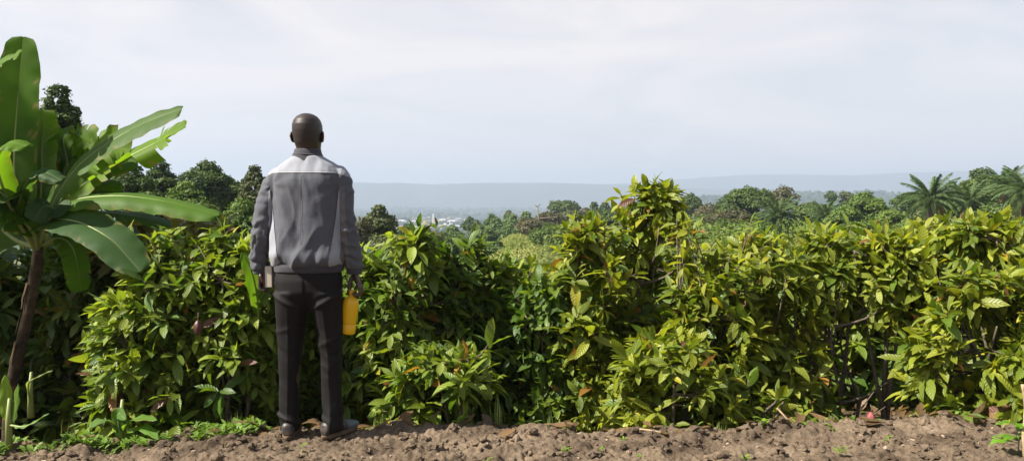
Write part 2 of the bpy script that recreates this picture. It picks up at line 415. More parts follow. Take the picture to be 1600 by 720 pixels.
def fan_of_leaves(tips, sdir, k, Lm, rg, tone, droop=.55, old=.02):
    """whorls of big leaves at shoot tips"""
    T = len(tips); kk = k
    ti = np.repeat(np.arange(T), kk); j = np.tile(np.arange(kk), T)
    ph = j * 2.4 + np.repeat(rg.uniform(0, 6.28, T), kk) + rg.normal(0, .25, T * kk)
    s = nrm(sdir)[ti]
    ref = np.where(np.abs(s[:, 2:3]) > .9, [[1, 0, 0]], [[0, 0, 1]]); a = nrm(np.cross(s, ref)); b = np.cross(s, a)
    rad = a * np.cos(ph)[:, None] + b * np.sin(ph)[:, None]
    age = (j / kk)                                                            # 0 youngest, at the tip
    al = .5 + age * .9 + rg.normal(0, .3, T * kk)
    d = s * np.cos(al)[:, None] + rad * np.sin(al)[:, None]; droop = droop * np.repeat(rg.uniform(.35, 1.5, T), kk)
    d[:, 2] -= droop * (.35 + age * .75) + rg.normal(0, .27, T * kk)
    base = tips[ti] - s * (age * .10)[:, None] + rad * .006
    up = np.array([0, 0, 1.0]) + s * .5 + rg.normal(0, .5, (T * kk, 3))
    sc_ = np.repeat(rg.uniform(.62, 1.22, T), kk)
    Ls = Lm * sc_ * (.72 + .5 * np.sin(np.pi * np.clip(age, .1, .9))) * rg.uniform(.72, 1.15, T * kk)
    Ws = Ls * rg.uniform(.31, .40, T * kk)
    curl = rg.uniform(.15, 1.1, T * kk)
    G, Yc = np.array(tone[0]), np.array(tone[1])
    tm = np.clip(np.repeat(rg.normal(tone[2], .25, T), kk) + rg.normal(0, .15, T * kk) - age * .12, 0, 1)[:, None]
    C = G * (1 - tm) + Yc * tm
    C = C * rg.uniform(.72, 1.2, (T * kk, 1))
    q = rg.uniform(0, 1, T * kk)
    C[q < old] = np.array([.36, .17, .035]) * rg.uniform(.5, 1.2, (int((q < old).sum()), 1))
    m = (q > old) & (q < old + tone[3]); C[m] = np.array([.42, .38, .03]) * rg.uniform(.7, 1.1, (int(m.sum()), 1))
    m = (q > .992); C[m] = np.array([.16, .07, .045])
    return leaf_arrays(base, d, up, Ls, Ws, curl, C, wave=.05)

LG = ((.068, .135, .014), (.28, .34, .040), .50, .012)
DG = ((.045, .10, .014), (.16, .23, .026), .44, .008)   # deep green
MG = ((.06, .125, .014), (.24, .30, .032), .46, .014)      # mid green
YG = ((.085, .145, .014), (.33, .35, .034), .50, .022)      # yellow-green
OL = ((.07, .085, .018), (.24, .20, .03), .5, .03)        # olive / dry
def cacao(px, top, hw, Y, tone, label, bottom=690, seed=0, n=1.0, Lm=.130, group='cacao bushes behind the soil bank', low=.0, name='cacao_bush', old=.012):
    rg = np.random.default_rng(100 + seed)
    c = P(px, 400, Y); zt = P(px, top, Y).z - .03; z0 = gz(c.x, Y) - .15
    rx = hw * Y / F * 1.22; ry = rx * .75
    zb = max(P(px, bottom, Y).z, z0 + .12)
    root = empty(name, (c.x, Y, z0), label, 'bush', group)
    H = zt - zb; T = int(n * 270 * (rx / .35) * (H / 1.2) ** .8)
    # shoot tips through the crown; lumpy envelope
    th = rg.uniform(0, 6.2832, T * 2); u = rg.uniform(0, 1, T * 2); rr = np.sqrt(rg.uniform(.12, 1, T * 2))
    env = np.interp(u, [0, .12, .35, .65, .85, 1], [.92, .98, 1, .96, .84, .40])
    lump = 1 + .42 * fbm(np.cos(th) * 1.6 + seed, np.sin(th) * 1.6, u * 3.5, o=2, s=seed)
    x = np.cos(th) * rr * env * lump * rx; y = np.sin(th) * rr * env * lump * ry; z = zb + u * H - z0
    z = z + .08 * H * fbm(x * 5 + 9, y * 5, o=2, s=seed + 3)
    dens = vnoise(x * 4.5, y * 4.5, z * 4.5, s=seed + 8) > -.27
    idx = np.where(dens)[0][:T]; x, y, z, th, rr, u = (v[idx] for v in (x, y, z, th, rr, u))
    tips = np.stack([x, y, z], -1)
    sd = np.stack([np.cos(th) * rr * 1.0, np.sin(th) * rr * .9, .35 + .8 * u + 0 * x], -1) + rg.normal(0, .42, (len(x), 3))
    # a few sprigs standing clear of the top
    kx = max(4, int(hw / 8)); ex = np.stack([rg.uniform(-.85, .85, kx) * rx, rg.uniform(-.4, .4, kx) * ry, zt - z0 + rg.uniform(-.26, .09, kx)], -1)
    tips = np.concatenate([tips, ex]); sd = np.concatenate([sd, np.stack([ex[:, 0] * .5, ex[:, 1] * .5, np.ones(kx)], -1)])
    V, Q, uv, C = fan_of_leaves(tips, sd, 8, Lm, rg, tone, old=old)
    obj_np('foliage', V, Q, root, uv=uv, colr=C, mat=M['cacao'])
    # stems: a few trunks, limbs, and twigs to the shoots
    mb = MB(); nl = max(4, int(rx / .09)); limbs = []
    for i in range(nl):
        a = 6.28 * i / nl + rg.uniform(-.3, .3); e = Vector((math.cos(a) * rx * rg.uniform(.3, .7), math.sin(a) * ry * rg.uniform(.3, .7), (zb - z0) + H * rg.uniform(.5, .9)))
        b0 = Vector((rg.normal(0, .04), rg.normal(0, .04), -.02)); m_ = Vector((e.x * .35, e.y * .35, e.z * .45)) + Vector(rg.normal(0, .04, 3))
        pts = catmull([b0, m_, e], 8); limbs += pts[2:]
        mb.tube(pts, [.020 * (1 - .75 * q / 8) for q in range(9)], 6)
    la = np.array([p[:] for p in limbs]); sel = rg.permutation(len(tips))[:int(len(tips) * .6)]
    for q in sel:
        tp = tips[q]; dd = np.linalg.norm(la - tp, axis=1) + np.maximum(0, la[:, 2] - tp[2]) * 2; a = Vector(la[int(np.argmin(dd))]); b = Vector(tp)
        mb.tube([a, (a + b) / 2 + Vector((0, 0, -.02)), b], [.006, .0045, .003], 4)
    mb.build('stem', M['bark'], root)
    return root

bushes = [
 (208, 458, 60, 5.05, LG, 'low leafy cacao bush at the left end of the row beside the banana stem'),
 (270, 372, 88, 5.2, LG, 'bright cacao bush in the row between banana plant and man'),
 (368, 374, 66, 5.15, LG, 'cacao bush close to the left of the man, beside his book'),
 (455, 400, 62, 5.7, LG, 'cacao bush seen between and around the legs of the man'),
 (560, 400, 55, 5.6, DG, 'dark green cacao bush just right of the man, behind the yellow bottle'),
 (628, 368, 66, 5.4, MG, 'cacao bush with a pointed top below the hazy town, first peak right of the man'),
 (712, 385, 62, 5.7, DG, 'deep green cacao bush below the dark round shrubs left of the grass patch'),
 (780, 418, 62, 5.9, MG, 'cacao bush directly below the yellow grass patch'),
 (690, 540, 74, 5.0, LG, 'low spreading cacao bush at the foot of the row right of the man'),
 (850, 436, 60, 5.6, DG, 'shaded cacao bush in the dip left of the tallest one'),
 (925, 352, 58, 5.5, YG, 'yellowish cacao bush leaning on the left side of the tallest one'),
 (1020, 300, 60, 5.7, YG, 'tallest cacao bush rising above the horizon right of centre'),
 (1108, 350, 62, 5.35, YG, 'cacao bush hugging the right side of the tallest one'),
 (1050, 520, 88, 5.0, YG, 'low cacao bush at the foot of the tallest one'),
 (1200, 392, 70, 5.5, YG, 'cacao bush below the oil palm right of the tallest one'),
 (1200, 600, 44, 4.92, YG, 'small cacao bush behind the leaning dry stick'),
 (1295, 354, 62, 5.75, YG, 'cacao bush above the dark hollow with bare trunks'),
 (1385, 364, 66, 5.6, YG, 'cacao bush over the right part of the dark hollow, below the round green tree'),
 (1462, 350, 62, 5.9, YG, 'cacao bush in the row below the drooping dry palm frond'),
 (1545, 346, 66, 5.3, YG, 'high cacao bush near the right edge of the photo'),
 (1552, 432, 86, 4.85, YG, 'nearest bright cacao bush reaching down to the bank at the right'),
 (1650, 372, 80, 5.1, YG, 'cacao bush cut by the right edge of the photo'),
]
for i, (px, top, hw, Y, tone, lab) in enumerate(bushes):
    bot = {16: 480, 17: 500, 15: 665, 13: 668, 8: 672, 18: 520, 19: 470}.get(i, 672)
    cacao(px, top, hw, Y, tone, lab, bottom=bot, seed=i, n={20: 1.7, 15: 1.5, 0: 1.2}.get(i, 1))
back = [
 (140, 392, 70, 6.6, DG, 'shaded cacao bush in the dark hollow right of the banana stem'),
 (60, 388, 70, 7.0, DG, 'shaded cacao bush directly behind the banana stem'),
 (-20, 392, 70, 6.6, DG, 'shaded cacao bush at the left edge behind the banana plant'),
 (215, 348, 66, 6.6, OL, 'dry olive shrub behind the hanging banana leaf'),
 (300, 352, 70, 8.4, OL, 'dry yellowish shrub below the level banana leaf'),
 (410, 385, 70, 7.8, MG, 'second row cacao bush left of the man'),
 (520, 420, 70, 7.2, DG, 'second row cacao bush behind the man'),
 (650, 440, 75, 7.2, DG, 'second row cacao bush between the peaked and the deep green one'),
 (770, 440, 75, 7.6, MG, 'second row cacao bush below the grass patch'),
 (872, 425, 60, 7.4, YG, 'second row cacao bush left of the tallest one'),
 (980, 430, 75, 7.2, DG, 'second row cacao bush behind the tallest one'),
 (1080, 420, 75, 7.3, MG, 'second row cacao bush right behind the tallest one'),
 (1170, 385, 65, 7.6, YG, 'second row cacao bush below the oil palm'),
 (1250, 380, 60, 7.7, YG, 'second row cacao bush left of the dark hollow'),
 (1340, 380, 70, 7.4, MG, 'second row cacao bush seen through the dark hollow'),
 (1425, 366, 65, 7.8, YG, 'second row cacao bush behind the right of the dark hollow'),
 (1510, 366, 60, 7.6, YG, 'second row cacao bush below the big palm'),
 (1600, 355, 70, 7.8, YG, 'second row cacao bush at the right edge of the photo'),
]
for i, (px, top, hw, Y, tone, lab) in enumerate(back):
    cacao(px, top, hw, Y, tone, lab, bottom=700, seed=60 + i, n=.62, Lm=.17, group='second row of cacao bushes')

# bare trunks in the dark hollow
def bare(px, Y, top, label, seed):
    rg = np.random.default_rng(seed); c = P(px, 500, Y); z0 = gz(c.x, Y) - .15; H = P(px, top, Y).z - z0
    root = empty('bare_cacao', (c.x, Y, z0), label, 'bare tree', 'bare cacao trunks in the hollow')
    mb = MB(); br = MB()
    main = catmull([(0, 0, 0), (.05 + rg.normal(0, .05), 0, H * .3), (-.04 + rg.normal(0, .05), .02, H * .65), (rg.normal(.06, .08), .03, H)], 12)
    mb.tube(main, [.012 * (1 - .5 * i / 12) for i in range(13)], 9); mb.build('trunk', M['bark'], root)
    for i in range(9):
        p = main[2 + i]; a = rg.uniform(0, 6.28); l = rg.uniform(.25, .5)
        br.tube(catmull([p, p + Vector((math.cos(a) * l * .5, math.sin(a) * l * .3, .06)), p + Vector((math.cos(a) * l, math.sin(a) * l * .5, rg.uniform(.05, .35)))], 6), [.013, .011, .01, .008, .007, .005, .004], 5)
    br.build('branches', M['bark'], root)
bare(1300, 5.45, 440, 'bare forking cacao trunk in the dark hollow', 1)
bare(1330, 5.75, 450, 'slim bare cacao trunk right of the forking one in the hollow', 2)
bare(1033, 5.6, 350, 'pale bare cacao trunk showing inside the tallest bush', 3)

# cocoa pods
def pod(px, py, Y, r, colr, label):
    k = NT('pod_skin'); m = k.done(k.pbr(k.mix(k.noise(25, 3), colr, tuple(c * .5 for c in colr)), .5, .4).outputs[0])
    p = P(px, py, Y); root = empty('cocoa_pod', p, label, 'cocoa pod', 'cocoa pods')
    rings = []; 
    for t in np.linspace(0, 1, 14):
        w = r * .42 * (math.sin(math.pi * min(max(t, .02), .985) ** .9) ** .7)
        rings.append([Vector((w * (1 + .07 * math.cos(a * 5)) * math.cos(a), w * (1 + .07 * math.cos(a * 5)) * math.sin(a), -t * r * 1.6)) for a in np.linspace(0, 2 * math.pi, 40, endpoint=False)])
    mb = MB(); mb.loft(rings[::-1]); mb.build('husk', m, root)
    mb = MB(); mb.tube([(0, 0, -.003), (.003, 0, .02), (.0, .01, .045)], .003, 6); mb.build('stalk', M['bark'], root)
pod(1361, 643, 5.0, .06, (.35, .09, .10), 'pink cocoa pod low in the dark hollow')
pod(309, 500, 4.84, .06, (.10, .035, .03), 'dark red cocoa pod hanging in the bush left of the man')
pod(421 + 92, 398 + 0, 5.6, .06, (.25, .06, .04), 'small red cocoa pod behind the man') if False else None

# ------------------------------------------------------------------ banana plant
def banana_leaf(ctrl, W, up, parent, colr, tears=0, seed=0, sag=.35, petiole=.12, prof=None, name='leaf', nseg=64, curlside=None, mat=None):
    """ctrl: list of world points base->tip; W half width; up: blade normal hint"""
    rg = np.random.default_rng(500 + seed)
    pts = catmull(ctrl, nseg); n = len(pts)
    xs, ws = prof or ([0, petiole, petiole + .05, .26, .5, .85, .96, .99, 1], [.0, .0, .4, .85, 1, .88, .62, .40, .1]) if W > .07 else ([0, petiole, petiole + .06, .3, .55, .8, .93, 1], [.0, .0, .35, .85, 1, .86, .5, .04])
    Vs = []; Qs = []; UV = []; off = 0; K = 7
    upv = Vector(up).normalized()
    cl = [j for j in sorted(set(rg.integers(int(n * .25), n - 3, tears)))] if tears else []
    for sg in (-1, 1):
        bounds = [int(n * petiole)] + [c_ + rg.integers(-1, 2) for c_ in cl if rg.uniform() < .85] + [n - 1]
        for bi in range(len(bounds) - 1):
            i0, i1 = bounds[bi], bounds[bi + 1]
            if i1 - i0 < 1: continue
            ds = rg.normal(0, .28 if tears < 9 else .5) if tears else 0
            short = rg.uniform(.82, 1.0) if tears else 1
            m = i1 - i0 + 1; grid = []
            for i in range(i0, i1 + 1):
                t = (pts[min(i + 1, n - 1)] - pts[max(i - 1, 0)]).normalized()
                s = t.cross(upv).normalized() * sg; nn = s.cross(t).normalized() * (1 if sg < 0 else -1)
                if nn.dot(upv) < 0: nn = -nn
                w = W * float(np.interp(i / (n - 1), xs, ws)) * short
                if i0 > bounds[0] and i == i0 and tears: w *= .9
                edge = 1 + .012 * math.sin(i * 1.7 + sg)
                p = pts[i].copy(); row = []
                for j in range(K):
                    u = j / (K - 1)
                    ang = -.18 + (sag + ds) * u * 1.35 + .03 * math.sin(i * .5 + seed)
                    row.append(p.copy())
                    fwd = t * (.28 * w / (K - 1))
                    rip = .0022 * math.sin(i * 1.1 + j) if j > 2 else 0
                    p = p + (s * math.cos(ang) - nn * math.sin(ang)) * (w * edge / (K - 1)) + fwd * (.8 if j < K - 1 else 0) + nn * rip
                grid.append(row)
            # shrink pieces towards their ends so torn strips separate
            if tears and m > 2:
                for j in range(3, K):
                    g = (j - 2) / (K - 2) * .22
                    cen = grid[m // 2][j]
                    for a in (0, m - 1): grid[a][j] = grid[a][j].lerp(cen, g * min(1, 3 / m))
            V = [v for r in grid for v in r]
            idx = np.arange(m * K).reshape(m, K) + off
            Qs.append(np.stack([idx[:-1, :-1], idx[:-1, 1:], idx[1:, 1:], idx[1:, :-1]], -1).reshape(-1, 4))
            for a in range(m):
                for j in range(K): UV.append((.5 + sg * .5 * j / (K - 1), (i0 + a) / n))
            Vs += [v[:] for v in V]; off += m * K
    V = np.array(Vs); 
    C = np.array(colr) * (1 + .12 * fbm(V[:, 0] * 9, V[:, 1] * 9, V[:, 2] * 9, s=seed)[:, None])
    # scorched patches along the torn edges
    uu = np.abs(np.array(UV)[:, 0] - .5) * 2
    br = np.clip((uu + .45 * fbm(V[:, 0] * 30, V[:, 1] * 30, V[:, 2] * 30, s=seed + 4) - 1.08) * 5, 0, .8)[:, None]
    C = C * (1 - br) + np.array([.25, .18, .07]) * br
    o = obj_np(name, V, np.concatenate(Qs), parent, uv=np.array(UV), colr=C, mat=mat or M['banana'])
    mb = MB(); r0 = max(.006, W * .085)
    mb.tube([p - upv * r0 * .4 for p in pts[::3] + [pts[-1]]], [r0 * (1.25 - 1.1 * i / (n / 3)) if i / (n / 3) < 1 else r0 * .12 for i in range(len(pts[::3]) + 1)], 8)
    mb.build('midrib', M['rib'], o)
    return o
k = NT('midrib'); M['rib'] = k.done(k.pbr(k.mix(k.noise(20, 3), (.15, .20, .05), (.24, .27, .09)), .5, .4).outputs[0])

def banana():
    b = P(8, 728, 5.6); root = empty('banana_plant', b, 'tall banana plant with broad torn leaves at the left edge', 'banana plant')
    inv = Vector(b)
    def W(px, py, Y): return P(px, py, Y * 1.18) - inv
    mb = MB()
    cs = catmull([W(8, 740, 4.75), W(13, 680, 4.75), W(19, 600, 4.75), W(42, 500, 4.75), W(54, 430, 4.75), W(62, 372, 4.75)], 30)
    rs = [(.045 - .013 * i / 30) * (1 + .05 * math.sin(i * 1.9)) for i in range(31)]
    mb.tube(cs, rs, 20)
    o = mb.build('pseudostem', M['bananastem'], root)
    # loose dry sheaths hanging on the stem
    sh = MB(); rg = random.Random(4)
    for q in range(16):
        i = rg.randrange(3, 27); p = cs[i]; a = rg.uniform(0, 6.28); d = Vector((math.cos(a), math.sin(a), 0)); w = rg.uniform(.012, .03); l = rg.uniform(.12, .3)
        s = Vector((-d.y, d.x, 0)); r = rs[i]
        rows = []
        for t in range(6):
            u = t / 5; c = p + d * (r + .008 + .02 * u * rg.uniform(.3, 1)) + Vector((0, 0, -l * u)) + (cs[max(i - int(u * 6), 0)] - p) * .0 + Vector((-(.18) * l * u, 0, 0))
            ww = w * (1 - .8 * u); rows.append([c - s * ww, c + d * .006, c + s * ww])
        sh.add([v for r_ in rows for v in r_], [(i * 3 + j, i * 3 + j + 1, i * 3 + j + 4, i * 3 + j + 3) for i in range(5) for j in range(2)])
    sh.build('dry_sheath', M['drysheath'], root)
    A = (.058, .13, .008); B = (.09, .175, .012); Bl = (.040, .088, .024); Yb = (.12, .21, .014)
    cr = (62, 372)
    # (control points, half width m, up hint, colour, tears, sag)
    LV = [
     ([(58, 380, 4.75), (32, 345, 4.8), (22, 260, 4.85), (28, 150, 4.9), (36, 58, 4.92)], .115, (.15, -1, .1), A, 0, .15),
     ([(56, 385, 4.75), (10, 330, 4.6), (-30, 220, 4.5), (-22, 120, 4.45), (30, 84, 4.4)], .10, (-.5, -.6, .7), B, 2, .35),
     ([(60, 380, 4.75), (72, 340, 4.7), (120, 262, 4.6), (200, 205, 4.55), (284, 170, 4.5)], .12, (-.3, -.75, .75), (.075, .135, .032), 3, .75),
     ([(62, 380, 4.8), (95, 318, 4.9), (170, 262, 4.95), (245, 222, 5.0), (290, 197, 5.0)], .15, (-.3, -.55, .8), Yb, 16, .45),
     ([(60, 382, 4.75), (95, 322, 4.6), (170, 306, 4.5), (255, 314, 4.45), (342, 336, 4.4)], .105, (.1, -.45, 1), (.085, .165, .022), 1, .75),
     ([(60, 384, 4.75), (66, 348, 4.6), (115, 345, 4.4), (170, 372, 4.25), (219, 424, 4.15)], .105, (.3, -.75, .8), Bl, 0, .35),
     ([(60, 384, 4.8), (90, 350, 4.95), (150, 332, 5.1), (220, 338, 5.2), (268, 350, 5.25)], .085, (.1, -.2, 1), Bl, 4, .6),
     ([(60, 380, 4.8), (62, 330, 4.9), (66, 270, 4.95), (66, 215, 5.0), (68, 172, 5.0)], .11, (-.3, -1, .1), B, 10, .25),
     ([(55, 388, 4.7), (20, 330, 4.5), (-5, 260, 4.35), (10, 225, 4.3), (42, 228, 4.28)], .09, (-.2, -.5, 1), B, 1, .7),
     ([(55, 388, 4.7), (30, 350, 4.55), (0, 300, 4.4), (-50, 285, 4.35), (-110, 300, 4.3)], .12, (-.1, -.6, .8), Bl, 2, .6),
     ([(58, 388, 4.7), (30, 330, 4.55), (40, 285, 4.4), (62, 268, 4.3), (96, 282, 4.25)], .06, (-.3, -.5, 1), Bl, 5, .7),
     ([(58, 388, 4.8), (85, 340, 5.0), (105, 262, 5.1), (100, 215, 5.15), (128, 205, 5.2)], .09, (-.5, -.6, .5), A, 9, .3),
     ([(58, 388, 4.85), (15, 360, 5.0), (0, 300, 5.1), (5, 230, 5.15), (20, 190, 5.2)], .13, (-.1, -1, .1), A, 3, .2),
    ]
    LV += [
     ([(58, 388, 4.85), (70, 350, 5.0), (120, 300, 5.15), (160, 262, 5.2), (215, 250, 5.25)], .12, (-.3, -.7, .7), A, 8, .35),
     ([(58, 388, 4.8), (40, 350, 4.95), (45, 300, 5.05), (60, 240, 5.1), (58, 190, 5.12)], .13, (.2, -1, .2), A, 2, .2),
     ([(58, 388, 4.7), (50, 360, 4.6), (15, 330, 4.5), (-20, 350, 4.4), (-40, 400, 4.35)], .10, (-.2, -.4, 1), A, 1, .6),
     ([(58, 388, 4.9), (100, 370, 5.05), (140, 352, 5.2), (180, 356, 5.3), (225, 385, 5.35)], .10, (0, -.3, 1), (.05, .09, .02), 5, .8),
     ([(58, 388, 4.85), (30, 340, 5.0), (-10, 260, 5.1), (-40, 200, 5.1), (-60, 150, 5.1)], .13, (.1, -1, .1), A, 2, .2),
    ]
    LV += [
     ([(62, 380, 4.85), (92, 330, 4.95), (130, 268, 5.0), (165, 235, 5.0), (205, 232, 5.02)], .15, (-.5, -.8, .5), Yb, 20, .3),
     ([(62, 380, 4.9), (85, 320, 5.05), (108, 255, 5.1), (125, 225, 5.12), (150, 228, 5.1)], .14, (-.6, -.8, .3), B, 18, .3),
     ([(60, 384, 4.7), (74, 352, 4.6), (86, 330, 4.5), (70, 322, 4.42), (52, 345, 4.38)], .08, (.1, -.8, .6), Bl, 6, .4),
     ([(60, 386, 4.72), (90, 372, 4.62), (112, 385, 4.55), (122, 420, 4.5), (126, 455, 4.5)], .07, (.6, -.7, .3), A, 6, .5),
     ([(58, 388, 4.95), (80, 350, 5.05), (95, 290, 5.15), (112, 240, 5.2), (120, 215, 5.2)], .13, (-.2, -1, .2), A, 4, .2),
     ([(58, 388, 4.95), (60, 350, 5.1), (75, 300, 5.2), (80, 250, 5.25), (92, 200, 5.25)], .14, (.1, -1, .1), A, 3, .2),
     ([(58, 388, 4.75), (20, 372, 4.8), (-10, 340, 4.85), (-30, 280, 4.9), (-20, 230, 4.9)], .14, (.1, -1, .2), A, 1, .2),
     ([(58, 388, 4.9), (90, 368, 5.0), (115, 330, 5.1), (150, 300, 5.2), (190, 300, 5.25)], .12, (-.2, -.8, .6), A, 6, .4),
    ]
    for i, (c, w, up, cc, te, sg) in enumerate(LV):
        w *= 1.42
        banana_leaf([W(*q) for q in c], w, up, root, cc, te, i, sg, petiole=.2 if i in (0, 4, 5, 6) else .16)
k = NT('dry_sheath'); M['drysheath'] = k.done(k.pbr(k.mix(k.noise(12, 4), (.045, .03, .018), (.16, .11, .062)), .9, .1).outputs[0])
banana()
def young_banana(base, leaves, label, stemh=.25):
    b = Vector(base); root = empty('young_banana', b, label, 'banana shoot', 'young banana shoots at the bank')
    mb = MB(); mb.tube([(0, 0, -.05), (0, 0, stemh * .5), (0.01, 0, stemh)], [.022, .016, .009], 10); mb.build('stem', M['rib'], root)
    for i, (c, w, up, cc, sg) in enumerate(leaves):
        banana_leaf([Vector(q) - b for q in c], w, up, root, cc, 0, 40 + i, sg, petiole=.12, nseg=24)
g = (.11, .21, .03); g2 = (.13, .22, .06)
b = P(14, 690, 4.5)
young_banana(b, [([b + Vector((0, 0, .1)), P(10, 640, 4.5), P(8, 585, 4.5)], .035, (0.3, -1, 0), (.16, .25, .03), .5),
                 ([b + Vector((0, 0, .1)), P(20, 650, 4.5), P(28, 600, 4.5)], .03, (-.5, -1, 0), g, .5),
                 ([b + Vector((0, 0, .1)), P(40, 665, 4.45), P(76, 645, 4.4)], .022, (0, -.3, 1), g2, .4)], 'bright young banana shoot at the foot of the banana stem')
b = P(190, 690, 4.62)
young_banana(b, [([b, P(186, 670, 4.6), P(184, 645, 4.58), P(196, 655, 4.45)], .035, (.2, -1, .4), (.08, .16, .03), .3),
                 ([b, P(196, 665, 4.6), P(215, 652, 4.5), P(245, 655, 4.4)], .04, (0, -.3, 1), g, .4),
                 ([b, P(180, 665, 4.6), P(160, 655, 4.5), P(140, 668, 4.4)], .04, (0, -.3, 1), g2, .4),
                 ([b, P(200, 675, 4.6), P(225, 668, 4.5), P(248, 685, 4.4)], .035, (0, -.4, 1), g, .4)], 'broad leaved young banana shoot on the bank left of the man')
b = P(48, 640, 5.2)
young_banana(b, [([b, P(44, 600, 5.15), P(60, 588, 5.1), P(82, 578, 5.05)], .022, (0, -.3, 1), (.16, .2, .09), .3)], 'single pale banana blade in the shade right of the banana stem')
b = P(396, 600, 5.15)
young_banana(b, [([P(404, 520, 5.05), P(402, 470, 4.92), P(393, 425, 4.84), P(378, 394, 4.8)], .055, (.7, -.8, .35), (.08, .16, .014), .3)], 'bright green banana leaf standing beside the book', .3)

# ------------------------------------------------------------------ weeds, grass and the stick
def weed(px, py, h, label, seed, Y=None, n=7):
    rg = np.random.default_rng(seed); Y = Y or EYE * F / (py - HOR); p = P(px, py, Y); z = sz(p.x, Y)
    root = empty('weed_seedling', (p.x, Y, z), label, 'weed', 'weeds on the bank')
    a = rg.uniform(0, 6.28, n); zz = rg.uniform(.2, 1, n) * h
    base = np.stack([a * 0, a * 0, zz], -1); d = np.stack([np.cos(a), np.sin(a), .5 + 0 * a], -1)
    C = np.array([.15, .26, .02]) * rg.uniform(.7, 1.2, (n, 1))
    V, Q, uv, C = leaf_arrays(base, d, np.tile([0, 0, 1.], (n, 1)), h * rg.uniform(.6, 1, n), h * rg.uniform(.3, .4, n), rg.uniform(.2, .9, n), C, rows=5)
    obj_np('foliage', V, Q, root, uv=uv, colr=C, mat=M['grassy'])
    mb = MB(); mb.tube([(0, 0, -.01), (.002, 0, h * .5), (0, 0, h)], [.002, .0016, .001], 5); mb.build('stem', M['rib'], root)
for i, (px, py, h, lab) in enumerate([
 (473, 712, .035, 'tiny bright seedling in the soil below the shoes of the man'), (884, 706, .04, 'upright seedling in the middle of the soil'),
 (940, 695, .03, 'small seedling on the soil left of the middle mound'), (974, 680, .035, 'weed on the crest right of the tall grass'),
 (1165, 716, .045, 'seedling at the bottom edge below the dry stick'), (1300, 676, .05, 'weed patch at the top of the right mound'),
 (1388, 698, .04, 'lone seedling on the right mound'), (1310, 716, .06, 'bushy weed at the bottom edge of the right mound'),
 (1000, 706, .03, 'tiny seedling on the dark soil'), (762, 716, .05, 'straggly weed at the bottom edge in the middle'),
 (715, 660, .09, 'leafy weed at the foot of the row left of the tall grass'), (1190, 672, .07, 'weed where the dry stick meets the soil')]):
    weed(px, py, h, lab, i)
def tuft(px, py, h, label, seed, n=22, Y=4.65, spread=.5, c=(.16, .22, .05)):
    rg = np.random.default_rng(seed); p = P(px, py, Y); z = sz(p.x, Y) - .01
    a = rg.uniform(0, 6.28, n); base = np.stack([np.cos(a) * .02, np.sin(a) * .02, 0 * a], -1)
    d = np.stack([np.cos(a) * spread, np.sin(a) * spread, 1 + 0 * a], -1)
    C = np.array(c) * rg.uniform(.6, 1.3, (n, 1))
    V, Q, uv, C = leaf_arrays(base, d, np.stack([-np.cos(a) * 1.0, -np.sin(a) * 1.0, .3 + 0 * a], -1) * -1, h * rg.uniform(.5, 1.2, n), np.full(n, .006), rg.uniform(.3, 1.3, n), C, rows=7, shape='blade')
    o = obj_np('grass_tuft', V, Q, uv=uv, colr=C, mat=M['grassy']); o.location = (p.x, Y, z); prop(o, label, 'grass tuft', 'grass tufts on the bank')
for i, (px, py, h, lab) in enumerate([
 (112, 685, .22, 'grass tuft on the bank near the banana stem'), (778, 668, .22, 'tall thin grass tuft in the middle of the crest'),
 (730, 668, .16, 'shorter grass tuft left of the tallest grass'), (860, 665, .14, 'grass tuft on the crest below the shaded cacao bush'),
 (362, 672, .14, 'grass tuft close left of the man'), (1268, 662, .08, 'short grass tuft on the right mound'),
 (590, 668, .10, 'grass tuft right of the turned shoe'), (1125, 668, .10, 'grass tuft left of the dry stick')]):
    tuft(px, py, h, lab, i)
